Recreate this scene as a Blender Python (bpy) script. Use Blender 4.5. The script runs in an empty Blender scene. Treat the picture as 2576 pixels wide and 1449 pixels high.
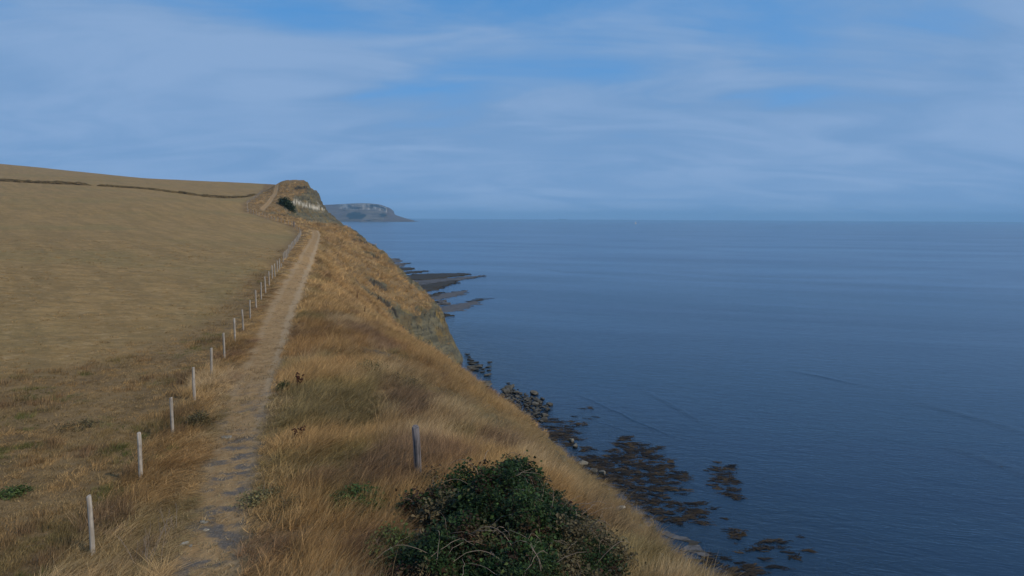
import bpy, bmesh, math, random
import numpy as np
R = math.radians
rng = np.random.default_rng(7)
random.seed(7)
sc = bpy.context.scene
COL = sc.collection

# ------------------------------------------------------------------ camera, sky, sun, exposure
SEA = 0.0
CAM_Z = 30.0
PITCH = R(5.64)
FPX = 1788.0                     # focal length in pixels of a 2576 px wide picture
cam_d = bpy.data.cameras.new("camera")
cam = bpy.data.objects.new("camera", cam_d)
COL.objects.link(cam)
cam_d.sensor_width = 36.0
cam_d.lens = 36.0 * FPX / 2576.0
cam_d.clip_start = 0.5
cam_d.clip_end = 60000.0
cam.location = (0, 0, CAM_Z)
cam.rotation_euler = (R(90) - PITCH, R(-0.3), 0)
sc.camera = cam

SUN_AZ = math.atan2(0.868, -0.496)      # towards the sun, clockwise from +Y
SUN_EL = R(42)
world = bpy.data.worlds.new("World")
sc.world = world
world.use_nodes = True
sun_l = bpy.data.lights.new("sun", 'SUN')
sun_l.energy = 2.9
sun_l.angle = R(2.0)
sun_l.color = (1.0, 0.90, 0.76)
sun_o = bpy.data.objects.new("sun", sun_l)
COL.objects.link(sun_o)
sd = (math.sin(SUN_AZ) * math.cos(SUN_EL), math.cos(SUN_AZ) * math.cos(SUN_EL), math.sin(SUN_EL))
from mathutils import Vector
sun_o.rotation_euler = Vector(sd).to_track_quat('Z', 'Y').to_euler()
sun_o.location = (60, -40, 90)

vs = sc.view_settings
vs.view_transform = 'Standard'
vs.look = 'None'
vs.gamma = 1.0
vs.exposure = 0.0
vs.use_curve_mapping = False
sc.cycles.use_denoising = True
sc.cycles.volume_bounces = 0
sc.cycles.max_bounces = 6
sc.cycles.diffuse_bounces = 2
sc.cycles.glossy_bounces = 2
sc.cycles.transparent_max_bounces = 12

# ------------------------------------------------------------------ node helper
class NT:
    def __init__(s, tree):
        s.t = tree
        tree.nodes.clear()
    def n(s, typ, props=None, **ins):
        nd = s.t.nodes.new(typ)
        for k, v in (props or {}).items():
            setattr(nd, k, v)
        for k, v in ins.items():
            key = int(k[1:]) if (k[0] == 'i' and k[1:].isdigit()) else k.replace('_', ' ')
            s.put(nd.inputs[key], v)
        return nd
    def put(s, sock, v):
        if isinstance(v, bpy.types.NodeSocket):
            s.t.links.new(v, sock)
        else:
            if isinstance(v, (tuple, list)) and sock.type == 'RGBA' and len(v) == 3:
                v = (*v, 1)
            sock.default_value = v
    def m(s, op, a, b=0.0, c=0.0, clamp=False):
        nd = s.t.nodes.new('ShaderNodeMath')
        nd.operation = op
        nd.use_clamp = clamp
        for i, v in enumerate((a, b, c)):
            s.put(nd.inputs[i], v)
        return nd.outputs[0]
    def mix(s, f, a, b, blend='MIX'):
        nd = s.t.nodes.new('ShaderNodeMix')
        nd.data_type = 'RGBA'
        nd.blend_type = blend
        s.put(nd.inputs[0], f)
        s.put(nd.inputs[6], a)
        s.put(nd.inputs[7], b)
        return nd.outputs[2]
    def noise(s, vec, scale=1.0, detail=4.0, rough=0.55, dist=0.0):
        nd = s.n('ShaderNodeTexNoise', Vector=vec, Scale=scale, Detail=detail, Roughness=rough, Distortion=dist)
        return nd.outputs[0]
    def ramp(s, f, a, b):                        # smooth step from a to b
        nd = s.t.nodes.new('ShaderNodeMapRange')
        nd.interpolation_type = 'SMOOTHSTEP'
        s.put(nd.inputs[0], f)
        s.put(nd.inputs[1], a)
        s.put(nd.inputs[2], b)
        nd.inputs[3].default_value = 0.0
        nd.inputs[4].default_value = 1.0
        return nd.outputs[0]
    def vmul(s, v, k):
        nd = s.t.nodes.new('ShaderNodeVectorMath')
        nd.operation = 'MULTIPLY'
        s.put(nd.inputs[0], v)
        nd.inputs[1].default_value = k
        return nd.outputs[0]
    def attr(s, name, inst=False):
        nd = s.t.nodes.new('ShaderNodeAttribute')
        nd.attribute_name = name
        if inst:
            nd.attribute_type = 'INSTANCER'
        return nd
    def bump(s, h, strength=0.5, dist=0.1):
        return s.n('ShaderNodeBump', Height=h, Strength=strength, Distance=dist).outputs[0]

def new_mat(name):
    m = bpy.data.materials.new(name)
    m.use_nodes = True
    t = NT(m.node_tree)
    out = t.t.nodes.new('ShaderNodeOutputMaterial')
    return m, t, out

def principled(t, out, color, rough=0.9, spec=0.15, normal=None):
    p = t.n('ShaderNodeBsdfPrincipled', Base_Color=color, Roughness=rough)
    p.inputs['Specular IOR Level'].default_value = spec
    if normal is not None:
        t.put(p.inputs['Normal'], normal)
    t.t.links.new(p.outputs[0], out.inputs[0])
    return p

# sky: Nishita seen through thin streaks of high cloud
w = NT(world.node_tree)
wout = w.t.nodes.new('ShaderNodeOutputWorld')
sky = w.t.nodes.new('ShaderNodeTexSky')
sky.sky_type = 'NISHITA'
sky.sun_disc = False
sky.sun_elevation = SUN_EL
sky.sun_rotation = SUN_AZ
sky.altitude = 0
sky.air_density = 1.0
sky.dust_density = 0.3
sky.ozone_density = 3.0
gen = w.t.nodes.new('ShaderNodeTexCoord').outputs['Generated']
sep = w.n('ShaderNodeSeparateXYZ', Vector=gen)
lift = w.n('ShaderNodeCombineXYZ', X=sep.outputs[0], Y=sep.outputs[1], Z=w.m('ADD', w.m('MULTIPLY', w.m('MAXIMUM', sep.outputs[2], 0.0), 0.85), 0.30)).outputs[0]
lift = w.n('ShaderNodeVectorMath', {'operation': 'NORMALIZE'}, i0=lift).outputs[0]
w.put(sky.inputs[0], lift)
zz = w.m('ADD', w.m('MAXIMUM', sep.outputs[2], 0.0), 0.22)
px = w.m('DIVIDE', sep.outputs[0], zz)
py = w.m('DIVIDE', sep.outputs[1], zz)
cv = w.n('ShaderNodeCombineXYZ', X=w.m('MULTIPLY', px, 0.8), Y=w.m('MULTIPLY', py, 1.0), Z=0.37).outputs[0]
n1 = w.noise(cv, 1.15, 6.0, 0.50, 0.4)
n2 = w.noise(w.vmul(cv, (1.7, 3.0, 1)), 1.0, 6.0, 0.56, 0.9)
n3 = w.noise(w.vmul(cv, (0.5, 0.9, 1)), 1.0, 5.0, 0.5, 0.3)
low = w.m('SUBTRACT', 1.0, w.ramp(sep.outputs[2], 0.02, 0.34))
cl = w.m('ADD', w.m('ADD', w.m('MULTIPLY', n1, 0.55), w.m('MULTIPLY', n2, 0.30)), w.m('MULTIPLY', n3, 0.15))
cfac = w.m('MULTIPLY', w.ramp(w.m('ADD', cl, w.m('MULTIPLY', low, 0.19)), 0.38, 0.60), 0.93)
skyc = w.n('ShaderNodeHueSaturation', Hue=0.497, Saturation=1.12, Value=1.0, Fac=1.0, Color=sky.outputs[0]).outputs[0]
skyc = w.mix(1.0, skyc, (1.15, 1.80, 2.0), 'MULTIPLY')
cloudc = w.mix(w.ramp(w.m('ADD', w.m('MULTIPLY', n2, 0.6), w.m('MULTIPLY', n1, 0.4)), 0.40, 0.64), (1.9, 3.35, 5.75, 1), (2.6, 4.0, 6.35, 1))
wc = w.mix(cfac, skyc, cloudc)
bg = w.n('ShaderNodeBackground', Color=wc, Strength=0.10)
w.t.links.new(bg.outputs[0], wout.inputs[0])

# ------------------------------------------------------------------ maths
def at(u, v, d):
    """point at pixel (u, v) of a 2576 px wide view and d metres along the view axis"""
    a = (u - 1288.0) / FPX
    b = (724.5 - v) / FPX
    roll = R(0.3)
    a, b = a * math.cos(roll) - b * math.sin(roll), b * math.cos(roll) + a * math.sin(roll)
    return np.array([a * d, d * (math.cos(PITCH) + b * math.sin(PITCH)), CAM_Z + d * (-math.sin(PITCH) + b * math.cos(PITCH))])

def on_sea(u, v):
    p = at(u, v, 1.0)
    k = (SEA - CAM_Z) / (p[2] - CAM_Z)
    return p[0] * k, p[1] * k

def _hash(ix, iy, iz, seed):
    h = (ix.astype(np.int64) * 374761393 + iy.astype(np.int64) * 668265263 + iz.astype(np.int64) * 2147483647 + seed * 974634777) & 0xffffffff
    h = ((h ^ (h >> 13)) * 1274126177) & 0xffffffff
    h = ((h ^ (h >> 16)) * 2246822519) & 0xffffffff
    return ((h ^ (h >> 15)) & 0xffff) / 65535.0

def vnoise(x, y, seed=0, z=None):
    x = np.asarray(x, float); y = np.asarray(y, float)
    ix = np.floor(x); iy = np.floor(y)
    fx = x - ix; fy = y - iy
    fx = fx * fx * fx * (fx * (fx * 6 - 15) + 10); fy = fy * fy * fy * (fy * (fy * 6 - 15) + 10)
    o = np.zeros_like(ix)
    a = _hash(ix, iy, o, seed); b = _hash(ix + 1, iy, o, seed)
    c = _hash(ix, iy + 1, o, seed); d = _hash(ix + 1, iy + 1, o, seed)
    return (a + (b - a) * fx) * (1 - fy) + (c + (d - c) * fx) * fy

def fbm(x, y, seed=0, oct=4, gain=0.5):
    s = 0; amp = 1.0; tot = 0
    for k in range(oct):
        ca, sa = math.cos(0.7 * k + seed), math.sin(0.7 * k + seed)
        s = s + amp * vnoise((x * ca - y * sa) * 2 ** k, (x * sa + y * ca) * 2 ** k, seed + 17 * k)
        tot += amp; amp *= gain
    return s / tot                                   # 0..1, mean .5

def sstep(x, a, b):
    t = np.clip((x - a) / (b - a), 0, 1)
    return t * t * (3 - 2 * t)

YG = np.arange(-60, 1000, 0.5)
def curve(pts, win=5.0):
    p = np.array(pts, float)
    v = np.interp(YG, p[:, 0], p[:, 1])
    # extrapolate ends linearly
    for lo, (a, b) in ((True, (0, 1)), (False, (-1, -2))):
        sl = (p[b, 1] - p[a, 1]) / (p[b, 0] - p[a, 0])
        mk = YG < p[0, 0] if lo else YG > p[-1, 0]
        v[mk] = p[a, 1] + sl * (YG[mk] - p[a, 0])
    k = np.exp(-0.5 * (np.arange(-30, 31) * 0.5 / (win / 2)) ** 2); k /= k.sum()
    pad = np.concatenate([v[0] + (v[1] - v[0]) * np.arange(-30, 0), v, v[-1] + (v[-1] - v[-2]) * np.arange(1, 31)])
    v = np.convolve(pad, k, 'valid')
    dv = np.gradient(v, 0.5)
    return (lambda y: np.interp(y, YG, v)), (lambda y: np.interp(y, YG, dv))

fence_x, fence_dx = curve([(-20, 0.65), (0, -4.75), (26, -11.8), (44, -16.5), (62, -21.2), (175, -51.7), (190, -58), (235, -87), (262, -97), (330, -115), (400, -138), (900, -300)], 4)
path_x, path_dx = curve([(-20, 3.0), (0, -2.4), (13.4, -5.95), (20, -8.0), (26.5, -10.0), (34, -12.0), (46, -15.3), (72, -21.8), (125, -35.4), (170, -46.6), (190, -52.6), (205, -59), (228, -78), (260, -91), (295, -98.7), (330, -108), (400, -130), (900, -290)], 6)
toe_x, toe_dx = curve([(-40, 36), (0, 26.5), (18, 22.4), (30, 17.2), (40, 13.4), (60, 8.5), (73, 5.5), (86, 2.5), (97, -3), (108, -9), (118, -13.5), (127, -15), (135, -13), (143, -10), (150, -10), (168, -14), (185, -18), (200, -21), (215, -26), (240, -40), (262, -54), (285, -59), (300, -56), (312, -54.5), (330, -56.5), (380, -68), (500, -95), (900, -250)], 5)

# control points of the land above the cliff: x, y, height relative to the camera
CP = []
def cp(x, y, z): CP.append((x, y, z))
PZ = np.array([(-20, -6.7), (0, -6.7), (13, -6.7), (26, -6.65), (40, -6.65), (55, -6.2), (72, -5.95), (95, -5.8), (125, -5.5), (160, -4.6), (188, -3.5), (205, -3.6)])
FZ = np.array([(0, -6.75), (14, -6.75), (20, -6.95), (30, -6.9), (42, -6.65), (62, -6.05), (100, -5.6), (140, -5.2), (175, -4.4), (190, -2.6), (235, 1.3), (262, 4.5), (330, 11)])
for y in list(range(-20, 60, 8)) + list(range(60, 206, 7)):
    cp(float(path_x(y)), y, float(np.interp(y, PZ[:, 0], PZ[:, 1])))
for y in list(range(0, 60, 8)) + list(range(60, 333, 8)):
    z = float(np.interp(y, FZ[:, 0], FZ[:, 1]))
    cp(float(fence_x(y)), y, z)
    if y > 40 and y < 200 and y % 16 < 8:
        cp(float(fence_x(y)) - 9, y, z + 0.35 + 0.003 * y)
        cp(float(fence_x(y)) - 26, y, z + 0.9 + 0.010 * y)
for p in [(-30, 0, -6.4), (-30, 20, -6.7), (-50, 25, -6.3), (-70, 80, -4.0), (-110, 130, -1.2), (-130, 190, 3.2), (-180, 240, 8.2), (-100, 60, -4.5), (-160, 110, 0),
          (-216, 300, 14), (-160, 320, 11.9), (-350, 300, 20), (-432, 600, 43), (-300, 560, 29.6), (-167, 480, 21.6), (-550, 850, 38), (-350, 850, 30), (-200, 800, 18), (-600, 600, 52), (-500, 250, 22),
          # beyond the crest and the headland
          (-72, 222, -1.0), (-91, 260, 2.9), (-98.7, 295, 8.2), (-105.8, 330, 16.2), (-99, 332, 16.6), (-92, 320, 14), (-100, 312, 10.5), (-81, 255, 1.2), (-69.5, 240, -1.5), (-88, 292, 6.5), (-60, 228, -2.6), (-110, 400, 15), (-100, 365, 15.5), (-150, 420, 16), (-80, 275, 1.5),
          (-48.5, 208, -2.8), (-44, 196, -4.3),
          # right of the path
          (5, -15, -6.9), (3, 3, -6.8), (-2.45, 18.5, -6.75), (1, 14, -7.0), (4.0, 13, -7.7), (3.6, 21, -8.4), (-4, 30, -7.2), (0, 30, -8.3), (2.5, 30, -9.5),
          (-9, 45, -7.6), (-4, 45, -10), (-1, 45, -12.3), (-12, 58, -8.6), (-7, 58, -11), (-3, 58, -14), (-13, 68, -11), (-8, 68, -14.5),
          (-26, 100, -8.4), (-20, 100, -13), (-15, 100, -18), (-25, 82, -7.2), (-18, 82, -10.5), (-12, 84, -15.5), (-30, 118, -8.8), (-24, 118, -13.5),
          (-32, 132, -9.2), (-28, 134, -12.4), (-36, 150, -7.8), (-28, 152, -11), (-22, 156, -14), (-38, 168, -7.6), (-33, 180, -10), (-46, 184, -5.2), (-40, 188, -6.6)]:
    cp(*p)
CP = np.array(CP)
def _tps():
    n = len(CP)
    P = CP[:, :2] / 100.0
    d2 = ((P[:, None] - P[None]) ** 2).sum(-1)
    K = np.where(d2 > 0, d2 * np.log(d2 + 1e-12), 0) + np.eye(n) * 3e-5
    A = np.zeros((n + 3, n + 3)); A[:n, :n] = K
    A[:n, n] = 1; A[:n, n + 1:] = P; A[n, :n] = 1; A[n + 1:, :n] = P.T
    return P, np.linalg.solve(A, np.concatenate([CP[:, 2], np.zeros(3)]))
TP, TW = _tps()
def top_z(x, y):
    sh = np.shape(x)
    q = np.stack([np.ravel(x), np.ravel(y)], -1) / 100.0
    out = np.empty(len(q))
    for i in range(0, len(q), 40000):
        b = q[i:i + 40000]
        d2 = ((b[:, None] - TP[None]) ** 2).sum(-1)
        out[i:i + 40000] = (d2 * np.log(d2 + 1e-12)) @ TW[:len(TP)] + TW[len(TP)] + b @ TW[len(TP) + 1:]
    return out.reshape(sh) + CAM_Z

# slumped scarps of bare earth, overhang shade painted in dark: place, downhill direction, half length, drop
def hit_top(u, v, d0, d1):
    d = np.arange(d0, d1, 0.25)
    p = at(u, v, 1.0) - np.array([0, 0, CAM_Z])
    k = np.argmax(CAM_Z + p[2] * d < top_z(p[0] * d, p[1] * d))
    return float(p[0] * d[k]), float(p[1] * d[k])
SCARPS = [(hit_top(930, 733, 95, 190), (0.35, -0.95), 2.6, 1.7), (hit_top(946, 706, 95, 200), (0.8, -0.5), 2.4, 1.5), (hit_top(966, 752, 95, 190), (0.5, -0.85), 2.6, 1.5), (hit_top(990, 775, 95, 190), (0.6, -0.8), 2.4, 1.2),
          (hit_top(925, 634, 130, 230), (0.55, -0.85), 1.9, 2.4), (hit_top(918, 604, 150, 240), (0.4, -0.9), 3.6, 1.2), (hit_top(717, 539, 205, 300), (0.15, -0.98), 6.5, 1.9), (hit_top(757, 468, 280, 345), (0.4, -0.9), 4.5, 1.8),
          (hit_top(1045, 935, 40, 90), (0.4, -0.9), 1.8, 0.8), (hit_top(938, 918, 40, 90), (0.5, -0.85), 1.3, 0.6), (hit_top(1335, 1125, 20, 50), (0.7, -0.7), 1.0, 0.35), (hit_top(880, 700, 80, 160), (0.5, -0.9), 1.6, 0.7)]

_gx = np.arange(-170, 120.1, 0.6); _gy = np.arange(-40, 420.1, 0.6)
def _toe_grid():
    ys = np.arange(-60, 470, 2.5); xs = toe_x(ys)
    GX_, GY_ = np.meshgrid(_gx, _gy)
    q = np.stack([GX_.ravel(), GY_.ravel()], -1).astype(np.float32)
    best = np.full(len(q), 1e9, np.float32)
    for i in range(len(ys) - 1):
        ax, ay, bx, by = xs[i], ys[i], xs[i + 1], ys[i + 1]
        mk = np.abs(q[:, 1] - ay) < 75
        p = q[mk]
        dx, dy = bx - ax, by - ay
        tt = np.clip(((p[:, 0] - ax) * dx + (p[:, 1] - ay) * dy) / (dx * dx + dy * dy), 0, 1)
        d = (p[:, 0] - ax - tt * dx) ** 2 + (p[:, 1] - ay - tt * dy) ** 2
        best[mk] = np.minimum(best[mk], d)
    sg = np.where(q[:, 0] < toe_x(q[:, 1]), 1, -1)
    return (np.sqrt(best) * sg).reshape(GX_.shape)
_TG = np.clip(_toe_grid(), -90, 90)
def s_of(x, y):
    x = np.asarray(x, float); y = np.asarray(y, float)
    off = (toe_x(np.clip(y, -59, 950)) - x)
    fx = (x - _gx[0]) / 0.6; fy = (y - _gy[0]) / 0.6
    ins = (fx >= 0) & (fy >= 0) & (fx < len(_gx) - 1) & (fy < len(_gy) - 1)
    fx = np.clip(fx, 0, len(_gx) - 1.001); fy = np.clip(fy, 0, len(_gy) - 1.001)
    ix = fx.astype(int); iy = fy.astype(int); fx -= ix; fy -= iy
    v = (_TG[iy, ix] * (1 - fx) + _TG[iy, ix + 1] * fx) * (1 - fy) + (_TG[iy + 1, ix] * (1 - fx) + _TG[iy + 1, ix + 1] * fx) * fy
    return np.where(ins, v, 0.9 * off)

def land(x, y):
    """height and cliff weight"""
    x = np.asarray(x, float); y = np.asarray(y, float)
    t = top_z(x, y)
    pdist = x - path_x(y)
    right = sstep(pdist, 1.0, 4.0)
    near = 1 - sstep(y, 60, 200)
    t = t + right * ((fbm(x / 4.5, y / 4.5, 3, 3) - .5) * (0.55 + 0.7 * (1 - near)) + (fbm(x / 1.1, y / 1.1, 5, 2) - .5) * 0.16)
    t = t + (1 - right) * ((fbm(x / 2.2, y / 2.2, 8, 3) - .5) * 0.14 + (fbm(x / 14, y / 14, 9, 2) - .5) * 0.35)
    t = t - 0.10 * np.exp(-(pdist / 1.1) ** 2)
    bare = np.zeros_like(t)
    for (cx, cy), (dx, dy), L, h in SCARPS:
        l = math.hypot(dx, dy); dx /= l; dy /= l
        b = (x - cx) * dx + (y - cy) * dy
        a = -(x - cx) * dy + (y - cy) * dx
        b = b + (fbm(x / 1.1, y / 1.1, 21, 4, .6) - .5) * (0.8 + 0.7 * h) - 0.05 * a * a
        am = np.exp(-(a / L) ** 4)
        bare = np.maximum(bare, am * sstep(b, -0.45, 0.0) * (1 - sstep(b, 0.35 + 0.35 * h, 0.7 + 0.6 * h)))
        t = t - h * sstep(b, -0.25, 0.45) * np.exp(-(a / L) ** 4) * np.exp(-np.maximum(b, 0) / (2.2 * h))
    s = s_of(x, y)
    gul = (fbm(x / 9, y / 9, 31, 3) - .5) * 3.2 + (fbm(x / 2.6, y / 2.6, 33, 5, .68) - .5) * 4.2
    s2 = s + gul * sstep(s, 0.3, 5)
    c = np.where(s2 < 6, 1.9 * s2, 11.4 + (0.9 + 0.75 * np.exp(-((y - 120) / 18) ** 2)) * (s2 - 6))
    c = np.where(s2 > 30, 33 + 1.6 * (s2 - 30), c)
    # strata: harder bands stand out
    st = c / 1.9 + 0.15 * (fbm(x / 7, y / 7, 41, 2) - .5)
    fr = st - np.floor(st)
    c = c + 0.30 * (sstep(fr, 0.25, 0.75) - fr) * sstep(s2, 1, 4)
    c = np.where(s2 < 0, -0.12 + 0.055 * s2 - 0.0006 * s2 * s2 + (fbm(x / 3, y / 3, 51, 3) - .5) * 0.25, c - 0.12)
    t = np.where(s < 1.5, np.maximum(t, c + 5), t)
    k = 1.0
    hh = np.clip(0.5 + 0.5 * (t - c) / k, 0, 1)
    z = t * (1 - hh) + c * hh - k * hh * (1 - hh)
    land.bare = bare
    return z, hh, s

def H(x, y):
    return land(x, y)[0]

wf_tab = np.array([(-60, 300), (15, 300), (20, 70), (23.5, 22), (27, 9), (31, 6), (36, 4.2), (44, 2.4), (80, 1.6), (900, 1.6)], float)
def roughness_of(x, y):
    fd = x - fence_x(y)
    wf = np.interp(y + (fbm(x / 2.5, y / 2.5, 61, 3) - .5) * 7, wf_tab[:, 0], wf_tab[:, 1])
    return sstep(fd, -wf - 0.8 - 0.3 * wf, -wf + 0.6 + 0.25 * wf)

# ------------------------------------------------------------------ object helpers
def tag(o, label=None, cat=None, group=None, kind=None):
    if label: o['label'] = label
    if cat: o['category'] = cat
    if group: o['group'] = group
    if kind: o['kind'] = kind
    return o

def np_mesh(name, verts, faces, smooth=True, attrs=None, mat=None):
    me = bpy.data.meshes.new(name)
    verts = np.asarray(verts, np.float32); faces = np.asarray(faces, np.int32)
    nv, nf, k = len(verts), len(faces), faces.shape[1]
    me.vertices.add(nv); me.vertices.foreach_set('co', verts.ravel())
    me.loops.add(nf * k); me.loops.foreach_set('vertex_index', faces.ravel())
    me.polygons.add(nf); me.polygons.foreach_set('loop_start', np.arange(0, nf * k, k, dtype=np.int32))
    me.polygons.foreach_set('use_smooth', np.full(nf, smooth))
    me.update(calc_edges=True)
    for an, av in (attrs or {}).items():
        av = np.asarray(av, np.float32)
        a = me.attributes.new(an, 'FLOAT' if av.ndim == 1 else 'FLOAT_VECTOR', 'POINT')
        a.data.foreach_set('value' if av.ndim == 1 else 'vector', av.ravel())
    if mat: me.materials.append(mat)
    return me

def add(name, me, parent=None, loc=(0, 0, 0), rot=(0, 0, 0), scale=(1, 1, 1)):
    o = bpy.data.objects.new(name, me)
    COL.objects.link(o)
    o.parent = parent
    o.location = loc; o.rotation_euler = rot; o.scale = scale
    return o

def grid_faces(nr, nc):
    i = np.arange(nr - 1)[:, None] * nc + np.arange(nc - 1)[None]
    return np.stack([i, i + 1, i + nc + 1, i + nc], -1).reshape(-1, 4)

# ------------------------------------------------------------------ ground material
gm, t, out = new_mat("ground")
pos = t.n('ShaderNodeNewGeometry').outputs['Position']
sepn = t.n('ShaderNodeSeparateXYZ', Vector=t.n('ShaderNodeNewGeometry').outputs['True Normal'])
sepp = t.n('ShaderNodeSeparateXYZ', Vector=pos)
pd = t.attr('pd').outputs['Fac']; fd = t.attr('fd').outputs['Fac']
rough = t.attr('rough').outputs['Fac']; cliffw = t.attr('cliffw').outputs['Fac']; white = t.attr('white').outputs['Fac']
n_big = t.noise(pos, 0.035, 5, 0.6)
n_mid = t.noise(pos, 0.35, 5, 0.6)
n_small = t.noise(pos, 3.0, 5, 0.65)
n_fine = t.noise(pos, 16.0, 4, 0.7)
streak = t.noise(t.vmul(pos, (0.22, 0.60, 0.2)), 1.0, 7, 0.68, 0.6)
# mown field
f = t.mix(t.ramp(streak, 0.36, 0.66), (0.226, 0.143, 0.055), (0.322, 0.205, 0.082))
mow = t.noise(t.vmul(t.n('ShaderNodeVectorRotate', {'rotation_type': 'Z_AXIS'}, Vector=pos, Angle=R(-38)).outputs[0], (0.42, 0.035, 0.2)), 1.0, 4, 0.6, 0.3)
f = t.mix(t.m('MULTIPLY', t.ramp(mow, 0.42, 0.62), 0.5), f, (0.170, 0.112, 0.045))
f = t.mix(t.m('MULTIPLY', t.ramp(n_big, 0.45, 0.68), 0.55), f, (0.175, 0.143, 0.055))
f = t.mix(t.m('MULTIPLY', t.ramp(n_small, 0.45, 0.75), 0.45), f, (0.140, 0.098, 0.048))
f = t.mix(t.m('MULTIPLY', t.ramp(t.noise(t.vmul(pos, (0.7, 1.1, 1)), 1.0, 5, 0.75, 0.4), 0.44, 0.66), 0.6), f, (0.155, 0.112, 0.05))
f = t.mix(t.m('MULTIPLY', t.ramp(t.noise(t.vmul(pos, (1.3, 1.7, 1)), 1.0, 5, 0.75), 0.5, 0.68), 0.55), f, (0.37, 0.255, 0.125))
f = t.mix(t.m('MULTIPLY', t.ramp(n_fine, 0.5, 0.8), 0.5), f, (0.36, 0.25, 0.12))
# soil and litter under the long grass
g = t.mix(t.ramp(n_mid, 0.35, 0.65), (0.125, 0.080, 0.036), (0.205, 0.134, 0.060))
g = t.mix(t.m('MULTIPLY', t.ramp(n_small, 0.4, 0.7), 0.6), g, (0.26, 0.17, 0.08))
g = t.mix(t.m('MULTIPLY', t.ramp(n_fine, 0.5, 0.75), 0.5), g, (0.07, 0.045, 0.022))
col = t.mix(rough, f, g)
# worn track
wob = t.m('MULTIPLY', t.m('SUBTRACT', n_mid, 0.5), 0.9)
wob2 = t.m('MULTIPLY', t.m('SUBTRACT', n_small, 0.5), 0.9)
apd = t.m('ADD', t.m('ABSOLUTE', pd), t.m('ADD', wob, wob2))
hw = t.n('ShaderNodeMapRange', i0=sepp.outputs[1], i1=18.0, i2=60.0, i3=0.32, i4=0.90).outputs[0]
hw = t.m('MULTIPLY', hw, t.n('ShaderNodeMapRange', i0=sepp.outputs[1], i1=205.0, i2=240.0, i3=1.0, i4=0.55).outputs[0])
gone = t.m('MULTIPLY', t.ramp(sepp.outputs[1], 198.0, 206.0), t.m('SUBTRACT', 1.0, t.ramp(sepp.outputs[1], 244.0, 256.0)))
hw = t.m('SUBTRACT', hw, t.m('MULTIPLY', gone, 2.5))
pm = t.m('SUBTRACT', 1.0, t.ramp(apd, hw, t.m('ADD', hw, 0.55)))
tr = t.mix(t.ramp(n_small, 0.35, 0.65), (0.245, 0.152, 0.068), (0.320, 0.205, 0.096))
rut = t.m('SUBTRACT', 1.0, t.ramp(t.m('ABSOLUTE', t.m('SUBTRACT', t.m('ABSOLUTE', t.m('ADD', pd, wob2)), 0.72)), 0.12, 0.36))
tr = t.mix(t.m('MULTIPLY', rut, t.m('ADD', 0.55, t.m('MULTIPLY', t.ramp(pd, -0.2, 0.2), 0.35))), tr, (0.330, 0.235, 0.135))
grey = t.m('MULTIPLY', t.ramp(t.noise(t.vmul(pos, (0.8, 1.1, 0.8)), 1.3, 4, 0.62, 0.3), 0.47, 0.60), t.m('SUBTRACT', 1.0, t.ramp(sepp.outputs[1], 19.0, 32.0)))
tr = t.mix(t.m('MULTIPLY', grey, 0.92), tr, t.mix(n_fine, (0.075, 0.066, 0.058), (0.135, 0.122, 0.108)))
tr = t.mix(t.m('MULTIPLY', t.ramp(n_fine, 0.55, 0.72), 0.5), tr, (0.38, 0.30, 0.20))
col = t.mix(pm, col, tr)
# shale cliff
strata = t.noise(t.vmul(pos, (0.06, 0.06, 1.1)), 1.0, 5, 0.65, 0.3)
rockn = t.noise(pos, 0.9, 6, 0.68)
ck = t.mix(t.ramp(strata, 0.38, 0.62), (0.078, 0.072, 0.047), (0.142, 0.126, 0.080))
ck = t.mix(t.m('MULTIPLY', t.ramp(n_mid, 0.50, 0.68), 0.85), ck, (0.215, 0.150, 0.052))
ck = t.mix(t.m('MULTIPLY', t.ramp(rockn, 0.48, 0.64), 0.8), ck, (0.045, 0.045, 0.038))
ck = t.mix(t.m('MULTIPLY', t.ramp(t.noise(pos, 0.22, 3, 0.6), 0.48, 0.62), 0.55), ck, (0.135, 0.092, 0.040))
ck = t.mix(white, ck, (0.46, 0.41, 0.32))
steep = t.m('SUBTRACT', 1.0, t.ramp(sepn.outputs[2], 0.50, 0.68))
cw = t.m('MAXIMUM', t.ramp(t.m('ADD', cliffw, t.m('MULTIPLY', t.m('SUBTRACT', n_mid, 0.5), 0.9)), 0.36, 0.62), t.m('MULTIPLY', steep, t.m('SUBTRACT', 1.0, pm)))
col = t.mix(cw, col, ck)
col = t.mix(t.ramp(t.m('ADD', t.attr('bare').outputs['Fac'], t.m('MULTIPLY', t.m('SUBTRACT', n_small, 0.5), 0.6)), 0.35, 0.65), col, t.mix(t.ramp(rockn, 0.4, 0.65), (0.030, 0.026, 0.020), (0.085, 0.074, 0.056)))  # bare scarp earth, its dark tone painted in for the shade under overhangs
# seabed and wave-cut platform
sb = t.mix(t.ramp(t.noise(t.vmul(pos, (0.25, 0.6, 1)), 1.0, 5, 0.65, 0.5), 0.44, 0.56), (0.020, 0.016, 0.011), (0.13, 0.125, 0.115))
col = t.mix(t.m('SUBTRACT', 1.0, t.ramp(sepp.outputs[2], -0.1, 0.5)), col, sb)
hgt = t.m('ADD', t.m('MULTIPLY', n_small, 0.6), t.m('ADD', t.m('MULTIPLY', n_fine, 0.25), t.m('MULTIPLY', t.m('MULTIPLY', rockn, cw), 2.0)))
principled(t, out, col, 0.95, 0.1, t.bump(hgt, 0.8, 0.22))

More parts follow.
